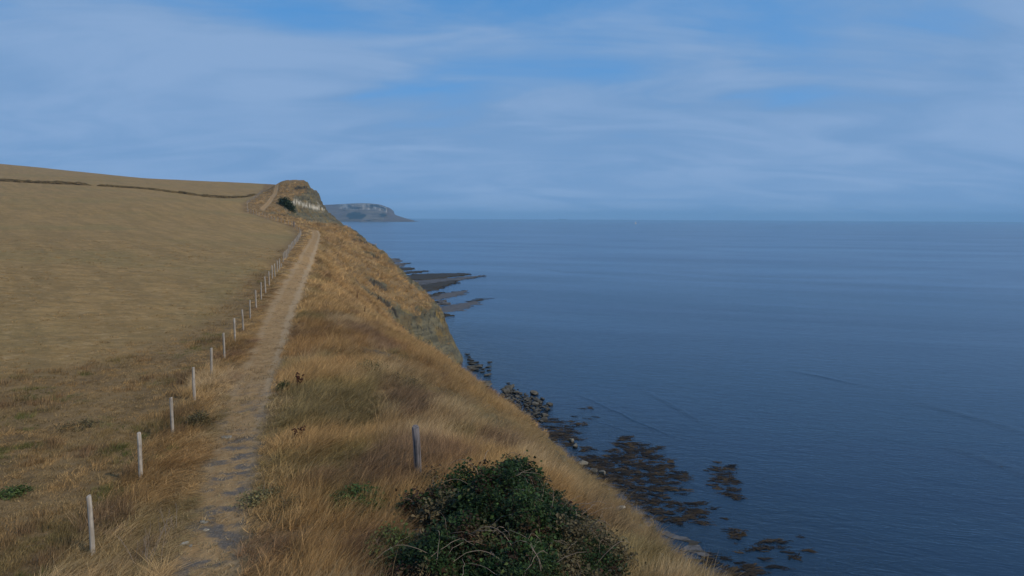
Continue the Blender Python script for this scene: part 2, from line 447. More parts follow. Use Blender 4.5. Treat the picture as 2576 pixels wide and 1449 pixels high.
# ------------------------------------------------------------------ land mesh
rows = [-22.0]
while rows[-1] < 900:
    y = rows[-1]
    st = 0.5 if y < 6 else (0.10 + 0.0036 * y if y < 345 else 0.02 * y)
    rows.append(y + st)
YR = np.array(rows)
def seg(a, b, tt):
    return a[:, None] + (b - a)[:, None] * tt[None]
xf = fence_x(YR); xp = path_x(YR); xt = toe_x(YR)
xl = -70 - 0.98 * np.maximum(YR, 0)
t1 = 1 - np.linspace(1, 0, 130)[:-1] ** 2.0
XX = np.concatenate([seg(xl, xf, t1[:-1] if False else t1),
                     seg(xf, xp + 2.5, np.linspace(0, 1, 42)[:-1]),
                     seg(xp + 2.5, xt + 3, np.linspace(0, 1, 250)[:-1]),
                     seg(xt + 3, xt + 75, np.linspace(0, 1, 45) ** 1.6)], 1)
YY = np.repeat(YR[:, None], XX.shape[1], 1)
ZZ, CW, SS = land(XX, YY)
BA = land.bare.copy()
PD = (XX - path_x(YY)) / np.sqrt(1 + path_dx(YY) ** 2)
FD = (XX - fence_x(YY)) / np.sqrt(1 + fence_dx(YY) ** 2)
RO = np.maximum(roughness_of(XX, YY), 0)
WL = 38.3 + (XX + 94.5) * (-0.45) + (fbm(XX / 3, YY / 3, 71, 3) - .5) * 1.2
WH = np.exp(-((ZZ - WL) / (0.25 + 0.5 * fbm(XX / 5, YY / 5, 72, 2))) ** 2) * sstep(YY, 280, 290) * (1 - sstep(YY, 332, 342)) * sstep(CW, 0.3, 0.8)
V = np.stack([XX, YY, ZZ], -1).reshape(-1, 3)
F = grid_faces(*XX.shape)
pdf = PD.ravel()[F].mean(1); cwf = CW.ravel()[F].mean(1); ssf = SS.ravel()[F].mean(1); fdf = FD.ravel()[F].mean(1); yf = YY.ravel()[F].mean(1)
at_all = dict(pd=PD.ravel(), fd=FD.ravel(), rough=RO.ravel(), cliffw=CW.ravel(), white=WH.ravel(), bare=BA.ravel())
reg = np.full(len(F), 0)
reg[(pdf > 1.2)] = 1
reg[(np.abs(pdf) <= 1.2) & (yf < 330)] = 2
reg[(cwf > 0.5)] = 3
reg[ssf < -0.3] = 4
for k, nm in enumerate(["field", "grassy_slope", "path", "cliff", "seabed"]):
    ff = F[reg == k]
    ids, inv = np.unique(ff, return_inverse=True)
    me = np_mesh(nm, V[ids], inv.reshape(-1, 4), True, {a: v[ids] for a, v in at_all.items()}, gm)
    o = add(nm, me)
    tag(o, kind='structure')
    tag(o, label=dict(field="wide dry mown field rising to the hill", grassy_slope="slope of long dry grass above the cliff edge", path="worn pale track along the fence",
                      cliff="crumbling grey and ochre shale cliff", seabed="dark rocky seabed under the shallows")[nm])

# ------------------------------------------------------------------ sea
sm, t, out = new_mat("sea_water")
pos0 = t.n('ShaderNodeNewGeometry').outputs['Position']
pos = t.n('ShaderNodeVectorRotate', {'rotation_type': 'Z_AXIS'}, Vector=pos0, Angle=R(16)).outputs[0]
dep = t.attr('depth').outputs['Fac']
w1 = t.noise(t.vmul(pos, (0.28, 0.62, 1)), 1.0, 3, 0.6, 0.6)
w2 = t.noise(t.vmul(pos, (0.9, 2.4, 1)), 1.0, 3, 0.6, 0.4)
w3 = t.noise(t.vmul(pos, (0.02, 0.06, 1)), 1.0, 3, 0.5, 0.2)
calm = t.n('ShaderNodeMapRange', i0=t.noise(t.vmul(pos, (0.004, 0.012, 1)), 1.0, 4, 0.6, 0.6), i1=0.35, i2=0.65, i3=0.35, i4=1.0).outputs[0]
hw_ = t.m('ADD', t.m('MULTIPLY', w1, 0.60), t.m('ADD', t.m('MULTIPLY', w2, 0.26), t.m('MULTIPLY', w3, 0.6)))
nb = t.bump(t.m('MULTIPLY', hw_, calm), 1.0, 0.75)
body = t.n('ShaderNodeBsdfDiffuse', Color=t.mix(t.ramp(t.noise(t.vmul(pos, (0.003, 0.01, 1)), 1.0, 4, 0.6, 0.5), 0.4, 0.65), (0.004, 0.018, 0.045), (0.006, 0.028, 0.055)))
clear = t.n('ShaderNodeBsdfTransparent', Color=(0.62, 0.72, 0.74))
opac = t.m('SUBTRACT', 1.0, t.m('POWER', 2.718, t.m('MULTIPLY', dep, -1.15)))
b1 = t.n('ShaderNodeMixShader', i0=opac, i1=clear.outputs[0], i2=body.outputs[0])
gl = t.n('ShaderNodeBsdfGlossy', Color=(0.92, 0.96, 1.0), Roughness=0.16, Normal=nb)
fr = t.n('ShaderNodeFresnel', IOR=1.33, Normal=nb)
slick = t.n('ShaderNodeMapRange', i0=t.noise(t.vmul(pos, (0.0035, 0.011, 1)), 1.0, 6, 0.62, 1.2), i1=0.36, i2=0.66, i3=0.93, i4=1.10).outputs[0]
b2 = t.n('ShaderNodeMixShader', i0=t.m('MULTIPLY', t.m('MINIMUM', t.m('ADD', t.m('MULTIPLY', fr.outputs[0], 0.42), t.m('MULTIPLY', t.n('ShaderNodeFresnel', IOR=1.33).outputs[0], 0.55)), 0.60), slick), i1=b1.outputs[0], i2=gl.outputs[0])
t.t.links.new(b2.outputs[0], out.inputs[0])

def spaced(lo, dlo, dhi, hi, step, grow=1.12):
    c = list(np.arange(dlo, dhi + 1e-6, step))
    s = step
    while c[-1] < hi:
        s *= grow; c.append(min(c[-1] + s, hi))
    s = step
    while c[0] > lo:
        s *= grow; c.insert(0, max(c[0] - s, lo))
    return np.array(c)
gx = spaced(-19500, -110, 90, 19500, 1.1)
gy = spaced(-60, 20, 330, 19500, 1.3)
GX, GY = np.meshgrid(gx, gy)
so = -s_of(GX, np.clip(GY, -50, 880))
dp = np.clip(0.12 + 0.055 * so + 0.0006 * so * so, 0.0, 60)
dp = np.where(GY > 880, 60, dp)
dp = dp + 30 * sstep(dp, 1.8, 4.5)
dp = np.clip(dp + (fbm(GX / 11, GY / 11, 81, 3) - .5) * 1.1 * sstep(dp, 0.2, 1.2) * (1 - sstep(dp, 3, 6)), 0, 60)
sea = add("sea", np_mesh("sea", np.stack([GX, GY, np.zeros_like(GX)], -1).reshape(-1, 3), grid_faces(*GX.shape), True, dict(depth=dp.ravel()), sm))
tag(sea, "calm blue sea reaching to the horizon", kind='structure')

# low swells running in to the shore: real ridges of water
def swell(pts, width, height, label):
    p = np.array([on_sea(*q) for q in pts])
    n = 60
    tt = np.linspace(0, len(p) - 1, n)
    c = np.stack([np.interp(tt, np.arange(len(p)), p[:, k]) for k in (0, 1)], -1)
    c = c + (np.stack([fbm(tt * 1.5, tt * 0 + 3, 5), fbm(tt * 1.5, tt * 0 + 9, 6)], -1) - .5) * 1.2
    d = np.gradient(c, axis=0); d /= np.linalg.norm(d, axis=1)[:, None]
    nrm = np.stack([-d[:, 1], d[:, 0]], -1)
    prof = np.linspace(-1, 1, 9)
    hgt = height * np.sin(np.pi * np.linspace(0, 1, n)) ** 0.6 * (0.6 + 0.8 * fbm(tt * 3, tt * 0, 12))
    vv = []
    for k in prof:
        z = hgt * math.cos(k * math.pi / 2) ** 2 * 1.0 + 0.004
        q = c + nrm * (k * width)
        vv.append(np.stack([q[:, 0], q[:, 1], z], -1))
    vv = np.stack(vv, 1)
    o = add("wave", np_mesh("wave", vv.reshape(-1, 3), grid_faces(n, 9)[:, ::-1], True, dict(depth=np.full(n * 9, 1.6)), sm))
    o.data.update()
    if o.data.polygons[200].normal.z < 0: o.data.flip_normals()
    tag(o, label, "wave")
swell([(1452, 990), (1500, 1012), (1560, 1040), (1620, 1066), (1700, 1100)], 0.4, 0.05, "thin curling wave running in towards the seaweed beds")
swell([(1490, 1055), (1540, 1072), (1590, 1086)], 0.3, 0.016, "faint short ripple beside the lone seaweed patch")
swell([(1620, 980), (1700, 1025), (1780, 1070)], 0.7, 0.045, "low swell farther out behind the curling wave")
swell([(1150, 645), (1190, 634), (1260, 622), (1350, 612)], 2.0, 0.10, "long low swell bending in beyond the far rock ledges")

swell([(2300, 1010), (2420, 1042), (2500, 1062), (2620, 1100)], 1.6, 0.06, "long faint swell line at the right edge, upper of two")
swell([(2380, 1120), (2470, 1150), (2540, 1176), (2620, 1210)], 1.4, 0.05, "long faint swell line at the right edge, lower of two")
swell([(1980, 930), (2080, 950), (2180, 972)], 0.9, 0.06, "faint swell line in open water right of centre")
swell([(1330, 668), (1420, 684), (1560, 690)], 1.6, 0.08, "faint flat swell line off the tips of the far ledges")

# ------------------------------------------------------------------ distant headland
hm, t, out = new_mat("headland_rock")
pos = t.n('ShaderNodeNewGeometry').outputs['Position']
cf = t.attr('rock').outputs['Fac']; sf = t.attr('scrub').outputs['Fac']; gf = t.attr('grass').outputs['Fac']
n1 = t.noise(pos, 0.012, 6, 0.65)
n2 = t.noise(t.vmul(pos, (0.05, 0.02, 0.012)), 1.0, 5, 0.65)
c = t.mix(t.ramp(n1, 0.4, 0.62), (0.075, 0.062, 0.045), (0.135, 0.112, 0.082))
c = t.mix(gf, c, (0.095, 0.068, 0.048))
c = t.mix(t.ramp(t.m('ADD', sf, t.m('MULTIPLY', t.m('SUBTRACT', n1, 0.5), 1.2)), 0.4, 0.65), c, (0.012, 0.018, 0.012))
c = t.mix(t.ramp(cf, 0.3, 0.7), c, t.mix(t.ramp(n2, 0.42, 0.6), (0.11, 0.10, 0.085), (0.27, 0.25, 0.21)))
principled(t, out, c, 0.95, 0.1, t.bump(n1, 0.8, 12.0))
prof = [(700, 516), (760, 513), (800, 511), (868, 508.5), (900, 507.5), (920, 508), (942, 510.5), (953, 515), (957, 517), (964, 519), (966.5, 532), (983, 541), (1005, 548.5), (1028, 554.5), (1040, 558.6)]
prof = np.array(prof)
D0 = 4700.0
us = np.concatenate([np.linspace(640, 955, 150), np.linspace(957, 968, 20)[1:], np.linspace(968, 1041, 50)[1:]])
topv = np.interp(us, prof[:, 0], prof[:, 1])
HV = []; HR = []; HS = []; HG = []
def sea_line_v(u): return 558.9 + (u - 900) * 0.0055
for i, u in enumerate(us):
    xr = (u - 1288) / FPX
    zt = at(u, topv[i], D0)[2]
    zt = max(zt, 1.5)
    full = at(min(u, 940), np.interp(min(u, 940), prof[:, 0], prof[:, 1]), D0)[2]
    capf = sstep(np.array(u), 800, 890) * (1 - sstep(np.array(u), 964, 967))       # limestone cap
    jut = 0
    lines = []
    # toe -> undercliff -> foot of cap -> top of cap -> plateau
    col_ = []
    nT = 34
    for j in range(nT):
        s = j / (nT - 1)
        if s < 0.55:                                      # undercliff, hummocky
            q = s / 0.55
            hz = zt * (0.60 + 0.12 * (1 - capf)) * q ** 0.85
            dy = 330 * q * min(1, zt / 90)
            rk, gr = 0.0, (1 - capf) * 0.7
        elif s < 0.75:
            q = (s - 0.55) / 0.2
            lo = zt * (0.60 + 0.12 * (1 - capf))
            hz = lo + (zt - lo) * q * (0.98)
            dy = 330 * min(1, zt / 90) + (30 + 170 * (1 - capf)) * q
            rk, gr = float(capf), (1 - capf)
        else:
            q = (s - 0.75) / 0.25
            hz = zt * (0.98 + 0.02 * min(1, q * 3)) - 30 * max(0, q - .4)
            dy = 330 * min(1, zt / 90) + 30 + 170 * (1 - capf) + 900 * q
            rk, gr = 0.0, 1.0
        Y = D0 + dy
        X = xr * D0 + dy * xr * 0.6
        n = float(fbm(np.array(X / 90.), np.array(Y / 90. + hz / 60.), 91, 4)) - .5
        amp = min(1, zt / 60) * (0 if s > 0.7 else 1)
        hz2 = max(hz + n * 30 * amp * math.sin(min(1, s / 0.6) * math.pi), -2 if j == 0 else 0.2)
        Y2 = Y + n * 90 * amp
        HV.append((X, Y2, hz2)); HR.append(rk); HG.append(float(gr))
        wu = (float(fbm(np.array(u / 9.), np.array(hz / 25.), 95, 3)) - .5) * 1.6
        e1 = wu + ((u - 893) / 26) ** 2 + ((hz / max(full, 1)) - 0.30) ** 2 / 0.035
        e2 = ((u - 800) / 18) ** 2 + ((hz / max(full, 1)) - 0.30) ** 2 / 0.05
        e3 = ((u - 958) / 14) ** 2 + ((hz / max(full, 1)) - 0.36) ** 2 / 0.03
        HS.append(max(math.exp(-max(e1, 0) ** 2), math.exp(-e2), 0.8 * math.exp(-e3)))
hd = add("headland", np_mesh("headland", HV, grid_faces(len(us), 34)[:, ::-1], True, dict(rock=HR, scrub=HS, grass=HG), hm))
tag(hd, "far blue hazy headland with a pale limestone cap and scrubby undercliff", kind='structure')

# ------------------------------------------------------------------ instancing of uncountable plants
def tuft_mesh(name, mat, blades, h, spread, width, lean, bend, seed, hvar=0.35, segs=3):
    r = random.Random(seed)
    vs_, fs = [], []
    for b in range(blades):
        a = r.uniform(0, 2 * math.pi)
        rr = spread * math.sqrt(r.random())
        bx, by = rr * math.cos(a), rr * math.sin(a)
        hh = h * (1 - hvar * r.random())
        dirx = lean + r.gauss(0, 0.22) + 0.25 * math.cos(a)
        diry = r.gauss(0, 0.22) + 0.25 * math.sin(a)
        bd = bend * r.uniform(0.4, 1.4)
        wa = r.uniform(0, math.pi)
        wx, wy = math.cos(wa), math.sin(wa)
        i0 = len(vs_)
        for k in range(segs + 1):
            q = k / segs
            x = bx + hh * (dirx * q + bd * q * q); y = by + hh * diry * q
            z = hh * (q - 0.35 * bd * q * q) - 0.02
            wd = width * (1 - 0.75 * q) * 0.5 if k < segs else 0
            if k < segs:
                vs_ += [(x - wx * wd, y - wy * wd, z), (x + wx * wd, y + wy * wd, z)]
            else:
                vs_.append((x, y, z))
        for k in range(segs - 1):
            fs.append((i0 + 2 * k, i0 + 2 * k + 1, i0 + 2 * k + 3, i0 + 2 * k + 2))
        fs.append((i0 + 2 * segs - 2, i0 + 2 * segs - 1, i0 + 2 * segs))
    me = bpy.data.meshes.new(name)
    me.from_pydata(vs_, [], fs)
    me.materials.append(mat)
    return bpy.data.objects.new(name, me)

def instancer(name, P, rot, scl, idx, colr, sources, parent=None):
    me = bpy.data.meshes.new(name)
    n = len(P)
    me.vertices.add(n); me.vertices.foreach_set('co', np.asarray(P, np.float32).ravel())
    for an, av, ty in (('rot', rot, 'FLOAT_VECTOR'), ('scl', scl, 'FLOAT_VECTOR'), ('col', colr, 'FLOAT_VECTOR')):
        me.attributes.new(an, ty, 'POINT').data.foreach_set('vector', np.asarray(av, np.float32).ravel())
    me.attributes.new('idx', 'INT', 'POINT').data.foreach_set('value', np.asarray(idx, np.int32))
    o = add(name, me, parent)
    ng = bpy.data.node_groups.new(name, 'GeometryNodeTree')
    ng.interface.new_socket('Geometry', in_out='INPUT', socket_type='NodeSocketGeometry')
    ng.interface.new_socket('Geometry', in_out='OUTPUT', socket_type='NodeSocketGeometry')
    gi = ng.nodes.new('NodeGroupInput'); go = ng.nodes.new('NodeGroupOutput')
    L = ng.links.new
    jn = ng.nodes.new('GeometryNodeJoinGeometry')
    for so_ in reversed(sources):
        oi = ng.nodes.new('GeometryNodeObjectInfo'); oi.inputs[0].default_value = so_
        g2 = ng.nodes.new('GeometryNodeGeometryToInstance')
        L(oi.outputs['Geometry'], g2.inputs[0]); L(g2.outputs[0], jn.inputs[0])
    ip = ng.nodes.new('GeometryNodeInstanceOnPoints')
    L(gi.outputs[0], ip.inputs['Points']); L(jn.outputs[0], ip.inputs['Instance'])
    ip.inputs['Pick Instance'].default_value = True
    for an, ty, sk in (('idx', 'INT', 'Instance Index'), ('rot', 'FLOAT_VECTOR', 'Rotation'), ('scl', 'FLOAT_VECTOR', 'Scale')):
        na = ng.nodes.new('GeometryNodeInputNamedAttribute'); na.data_type = ty
        na.inputs[0].default_value = an
        L(na.outputs[0], ip.inputs[sk])
    L(ip.outputs[0], go.inputs[0])
    md = o.modifiers.new("scatter", 'NODES'); md.node_group = ng
    return o

def blade_material(name, transl=0.25):
    m, t, out = new_mat(name)
    c = t.attr('col', True).outputs['Vector']
    oi = t.n('ShaderNodeNewGeometry').outputs['Random Per Island']
    c2 = t.n('ShaderNodeHueSaturation', Color=c, Hue=0.5, Saturation=1.0, Value=t.n('ShaderNodeMapRange', i0=oi, i1=0.0, i2=1.0, i3=0.62, i4=1.4).outputs[0], Fac=1.0).outputs[0]
    d = t.n('ShaderNodeBsdfDiffuse', Color=c2)
    tl = t.n('ShaderNodeBsdfTranslucent', Color=c2)
    mx = t.n('ShaderNodeMixShader', i0=transl, i1=d.outputs[0], i2=tl.outputs[0])
    t.t.links.new(mx.outputs[0], out.inputs[0])
    return m
grass_m = blade_material("dry_grass")
long_near = [tuft_mesh("tuft_%d" % k, grass_m, 20, 0.62, 0.13, 0.011, 0.30, 0.35, k) for k in range(5)]
long_far = [tuft_mesh("tuft_far_%d" % k, grass_m, 16, 0.62, 0.22, 0.035, 0.28, 0.35, 20 + k) for k in range(4)]
short_t = [tuft_mesh("turf_%d" % k, grass_m, 18, 0.16, 0.13, 0.013, 0.10, 0.5, 40 + k, 0.6) for k in range(4)]

STRAW = np.array((0.425, 0.265, 0.112)); RUST = np.array((0.295, 0.165, 0.067)); OLIVE = np.array((0.195, 0.152, 0.060)); PLUM = np.array((0.195, 0.115, 0.072)); PALE = np.array((0.49, 0.355, 0.195)); GREEN = np.array((0.085, 0.115, 0.032))
def lerp(a, b, f): return a + (b - a) * np.asarray(f)[:, None]

def ring_points(r0, r1, dens, a0=-50, a1=50):
    area = (r1 ** 2 - r0 ** 2) * R(a1 - a0) / 2
    n = int(area * dens)
    r = np.sqrt(rng.uniform(r0 ** 2, r1 ** 2, n)); a = rng.uniform(R(a0), R(a1), n)
    return r * np.sin(a), r * np.cos(a)

BUSH_C = (0.12, 14.3); BUSH_R = (2.35, 3.7)
def bush_d(x, y):
    return np.sqrt(((x - BUSH_C[0]) / BUSH_R[0]) ** 2 + ((y - BUSH_C[1]) / BUSH_R[1]) ** 2)

# long grass between fence and cliff
def long_grass(name, rings, sources, label):
    PP, RR, SC, II, CC = [], [], [], [], []
    for r0, r1, dens, sc_ in rings:
        x, y = ring_points(r0, r1, dens, -24 if r0 > 60 else -42, 48)
        pdv = x - path_x(y); fdv = x - fence_x(y)
        ok = (fdv > -0.6) & (np.abs(pdv) > (0.5 + 0.35 * sstep(y, 20, 50)) * ((y < 203) | (y > 250)) + 0.4 * fbm(x / 1.5, y / 1.5, 101, 2)) & (y < 345) & (x < toe_x(y) - 1.5)
        x, y = x[ok], y[ok]; pdv = pdv[ok]; fdv = fdv[ok]
        z, cw_, s_ = land(x, y)
        ba_ = land.bare
        keep = (rng.random(len(x)) > 1.6 * ba_) & (rng.random(len(x)) < np.where(cw_ > 0.42, np.where(y < 75, 0.75, 0.06), 1.0)) & (bush_d(x, y) > 0.8)
        # steep scarps stay bare
        gxs = np.abs(H(x + 0.4, y) - H(x - 0.4, y)) / 0.8
        keep &= rng.random(len(x)) < 0.35 + 1.3 * fbm(x / 0.9, y / 0.9, 125, 3)
        keep &= (gxs < 1.5) | (rng.random(len(x)) < 0.2)
        x, y, z, pdv, fdv, cw_ = x[keep], y[keep], z[keep], pdv[keep], fdv[keep], cw_[keep]
        n = len(x)
        n1 = fbm(x / 7, y / 10, 111, 3); n2 = fbm(x / 1.7, y / 2.4, 112, 3); n3 = fbm(x / 3.5, y / 5, 113, 3)
        c = lerp(np.tile(RUST, (n, 1)), STRAW, sstep(n1 * 0.6 + n2 * 0.4, 0.24, 0.50))
        c = lerp(c, PALE, 0.65 * sstep(n3, 0.50, 0.66))
        ol = sstep(n2 * 0.5 + n3 * 0.5 + 0.10 * np.exp(-((pdv - 2.0) / 1.4) ** 2) - 0.02 * (pdv < 0), 0.54, 0.68)
        c = lerp(c, OLIVE, 0.7 * ol)
        c = lerp(c, PLUM, 0.7 * sstep(fbm(x / 2.2, y / 3, 114, 3), 0.58, 0.70))
        c = lerp(c, RUST * 0.8, 0.6 * np.exp(-((y - 66) / 9) ** 2) * sstep(pdv, 6, 10))
        c = lerp(c, np.array((0.25, 0.178, 0.088)), 0.6 * sstep(cw_, 0.2, 0.7))
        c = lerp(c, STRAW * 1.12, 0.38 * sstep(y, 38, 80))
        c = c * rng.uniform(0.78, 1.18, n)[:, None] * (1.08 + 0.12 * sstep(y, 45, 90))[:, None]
        short = np.clip(np.where(pdv < 0, 0.62, 1.0) * (1 - 0.35 * ol) * (0.75 + 0.5 * n1), 0.2, 1.3)
        short *= np.clip((np.abs(pdv) - 0.4) / 1.4, 0.34, 1.0)
        short *= np.where(y > 40, np.clip(np.abs(fdv) / 1.6, 0.35, 1.0), 1.0)
        short *= np.where(cw_ > 0.5, 0.6, 1.0)
        hs = sc_ * short * rng.uniform(0.7, 1.25, n)
        hs *= np.where(bush_d(x, y) < 1.1, 0.7, 1)
        SC.append(np.stack([np.full(n, sc_) * rng.uniform(0.8, 1.2, n), np.full(n, sc_), hs], -1))
        RR.append(np.stack([rng.normal(0, .16, n), rng.normal(0, .12, n) + 0.7 * (fbm(x / 1.6, y / 1.6, 121, 3) - .42), 0.55 + (fbm(x / 3, y / 3, 120, 3) - .5) * 3.4 + rng.normal(0, .65, n)], -1))
        PP.append(np.stack([x, y, z], -1)); CC.append(c); II.append(rng.integers(0, len(sources), n))
    o = instancer(name, np.concatenate(PP), np.concatenate(RR), np.concatenate(SC), np.concatenate(II), np.concatenate(CC), sources)
    tag(o, label, "grass", kind='stuff')
    return o
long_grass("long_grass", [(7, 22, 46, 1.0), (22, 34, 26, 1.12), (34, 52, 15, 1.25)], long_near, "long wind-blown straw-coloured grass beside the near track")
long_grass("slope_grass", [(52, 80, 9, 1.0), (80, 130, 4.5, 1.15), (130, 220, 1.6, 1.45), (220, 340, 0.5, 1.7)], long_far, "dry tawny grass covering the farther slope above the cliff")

seed_t = [tuft_mesh("seed_stem_%d" % k, grass_m, 7, 0.95, 0.20, 0.010, 0.22, 0.55, 60 + k, 0.45, 4) for k in range(4)]
long_grass("seed_stems", [(7, 24, 9, 1.0), (24, 45, 4, 1.2)], seed_t, "tall thin seed stems standing above the near dry grass")
# rough turf left of the fence
def turf():
    PP, RR, SC, II, CC = [], [], [], [], []
    for r0, r1, dens, sc_ in [(8, 18, 60, 1.0), (18, 28, 42, 1.1), (28, 42, 20, 1.25), (42, 75, 6.0, 1.6), (75, 120, 1.6, 2.4)]:
        x, y = ring_points(r0, r1, dens, -46, -5)
        fdv = x - fence_x(y); pdv = x - path_x(y)
        ro = roughness_of(x, y)
        ok = (fdv < 0.4) & (rng.random(len(x)) < 0.30 + 0.7 * ro) 
        ok |= (np.abs(pdv) < 1.2) & (rng.random(len(x)) < np.where(pdv < 0, 0.45, 0.25))
        x, y, fdv, ro, pdv = x[ok], y[ok], fdv[ok], ro[ok], pdv[ok]
        n = len(x)
        n1 = fbm(x / 3.2, y / 3.2, 131, 3); n2 = fbm(x / 0.9, y / 0.9, 132, 3); n3 = fbm(x / 1.4, y / 1.4, 133, 3)
        c = lerp(np.tile(np.array((0.30, 0.205, 0.095)), (n, 1)), STRAW, 0.8 * sstep(n2, 0.42, 0.66))
        c = lerp(c, OLIVE, 0.8 * sstep(n1 * 0.5 + n3 * 0.5, 0.48, 0.66))
        c = lerp(c, np.array((0.175, 0.108, 0.066)), 0.7 * sstep(n1 * .5 + n2 * .5, 0.52, 0.66))
        c = lerp(c, GREEN, 0.7 * sstep(n3, 0.66, 0.76))
        c = lerp(c, STRAW, 0.7 * (1 - ro))
        c = lerp(c, PALE * 0.85, 0.7 * (np.abs(pdv) < 1.2))
        c = c * rng.uniform(0.75, 1.2, n)[:, None]
        hs = sc_ * (0.45 + 1.5 * sstep(n1 * .5 + n2 * .5, 0.42, 0.68)) * rng.uniform(0.7, 1.3, n) * (0.35 + 0.65 * ro) * np.where(np.abs(pdv) < 1.2, 0.4, 1)
        hs *= np.where(y < 32, 1 + 0.8 * np.exp(-(fdv / 1.2) ** 2), np.clip(np.abs(fdv) / 1.5, 0.5, 1))
        PP.append(np.stack([x, y, H(x, y)], -1)); CC.append(c); II.append(rng.integers(0, len(short_t), n))
        SC.append(np.stack([np.full(n, sc_) * rng.uniform(.8, 1.3, n), np.full(n, sc_), hs], -1))
        RR.append(np.stack([rng.normal(0, .12, n), rng.normal(0, .12, n), rng.uniform(-1.2, 2.2, n)], -1))
    o = instancer("rough_turf", np.concatenate(PP), np.concatenate(RR), np.concatenate(SC), np.concatenate(II), np.concatenate(CC), short_t)
    tag(o, "short rough brown and olive turf around the near fence posts", "grass", kind='stuff')
turf()

# ------------------------------------------------------------------ placing things on the land along a line of sight
def ground_at(u, v, dmin=6.0, dmax=420.0):
    d = np.concatenate([np.arange(dmin, 60, 0.05), np.arange(60, dmax, 0.2)])
    p = at(u, v, 1.0) - np.array([0, 0, CAM_Z])
    x, y, z = p[0] * d, p[1] * d, CAM_Z + p[2] * d
    k = np.argmax(z < H(x, y))
    return np.array([x[k], y[k], float(H(x[k:k + 1], y[k:k + 1])[0])])

# ------------------------------------------------------------------ fence posts
def wood(name, a, b, scale):
    m, t, out = new_mat(name)
    pos = t.n('ShaderNodeTexCoord').outputs['Object']
    oi = t.n('ShaderNodeObjectInfo').outputs['Random']
    off = t.n('ShaderNodeVectorMath', {'operation': 'ADD'}, i0=pos, i1=t.n('ShaderNodeCombineXYZ', X=t.m('MULTIPLY', oi, 37.0), Y=0.0, Z=t.m('MULTIPLY', oi, 11.0)).outputs[0]).outputs[0]
    g = t.noise(t.vmul(off, (26, 26, 1.6)), scale, 5, 0.6, 0.2)
    g2 = t.noise(off, 5.0, 3, 0.5)
    c = t.mix(t.ramp(g, 0.35, 0.65), a, b)
    c = t.mix(t.m('MULTIPLY', t.ramp(g2, 0.5, 0.7), 0.5), c, tuple(0.6 * k for k in a))
    c = t.n('ShaderNodeHueSaturation', Color=c, Hue=0.5, Saturation=1.0, Value=t.m('ADD', t.m('MULTIPLY', oi, 0.3), 0.85), Fac=1.0).outputs[0]
    principled(t, out, c, 0.85, 0.2, t.bump(g, 0.5, 0.01))
    return m
post_m = wood("pale_post_wood", (0.25, 0.21, 0.165), (0.38, 0.33, 0.265), 1.0)
old_m = wood("weathered_post_wood", (0.085, 0.075, 0.072), (0.20, 0.175, 0.165), 1.0)

def post_mesh(name, h, r, mat, seg=14, seed=0, crack=False):
    rr = random.Random(seed)
    bm = bmesh.new()
    levels = [-0.4, 0.0, 0.25 * h, 0.5 * h, 0.75 * h, h - 0.02, h]
    ring = []
    ph = [rr.uniform(0, 6.28) for _ in range(3)]
    for z in levels:
        vv = []
        for k in range(seg):
            a = 2 * math.pi * k / seg
            q = r * (1.04 - 0.08 * max(z, 0) / h) * (1 + 0.04 * math.sin(2 * a + ph[0]) + 0.02 * math.sin(3 * a + ph[1] + z * 2))
            if z == h: q *= 0.86
            if crack and abs(((a - 3.6 + math.pi) % (2 * math.pi)) - math.pi) < 0.22: q *= 0.72
            tilt = 0.015 if z == h else 0
            vv.append(bm.verts.new((q * math.cos(a) + 0.006 * math.sin(z * 3 + ph[2]), q * math.sin(a), z + tilt * math.cos(a + ph[2]) * (r / 0.05))))
        ring.append(vv)
    for i in range(len(ring) - 1):
        for k in range(seg):
            f_ = bm.faces.new((ring[i][k], ring[i][(k + 1) % seg], ring[i + 1][(k + 1) % seg], ring[i + 1][k]))
            f_.smooth = True
    bm.faces.new(ring[-1]); bm.faces.new(list(reversed(ring[0])))
    me = bpy.data.meshes.new(name)
    bm.to_mesh(me); bm.free()
    me.materials.append(mat)
    return me
post_meshes = [post_mesh("fence_post", 1.30, 0.05, post_m, seed=k) for k in range(4)]
far_post = post_mesh("fence_post", 1.22, 0.058, post_m, 8, 9)
ORD = ["first", "second", "third", "fourth", "fifth", "sixth", "seventh", "eighth", "ninth", "tenth", "eleventh", "twelfth", "thirteenth", "fourteenth", "fifteenth", "sixteenth", "seventeenth", "eighteenth", "nineteenth", "twentieth"]
def put_post(x, y, me, label, group, big=1.0):
    z = float(H(np.array([x]), np.array([y]))[0])
    o = add("fence_post", me, None, (x, y, z - 0.02), (R(random.gauss(0, 1.2)), R(random.gauss(0, 1.2)), random.uniform(0, 6)), (big, big, random.uniform(0.97, 1.04)))
    tag(o, label, "fence post", group)
y = 13.9
k = 0
near_notes = {0: "thick pale round fence post nearest the camera at lower left", 1: "second pale fence post from the camera, left of the track", 2: "third pale fence post from the camera, beside dark turf"}
while y < 176:
    if k in near_notes: lab = near_notes[k]
    elif k < 20: lab = ORD[k] + " pale fence post from the camera along the near track"
    else: lab = "small pale fence post where the row along the track closes up towards the bend"
    put_post(float(fence_x(y)), y, post_meshes[k % 4] if y < 70 else far_post, lab, "pale fence posts along the track")
    y += 3.98 * (1 + 0.0008 * max(0, y - 60)); k += 1
def far_row(a, b, n, label, group):
    for i in range(n):
        q = i / (n - 1)
        yy = a + (b - a) * q
        put_post(float(fence_x(yy)), yy, far_post, label, group, 1.1)
far_row(179, 188, 3, "small fence post close to the bend where the row swings left", "fence posts at the bend")
far_row(191.5, 234, 15, "small fence post in the row running left beyond the bend", "fence posts beyond the bend")
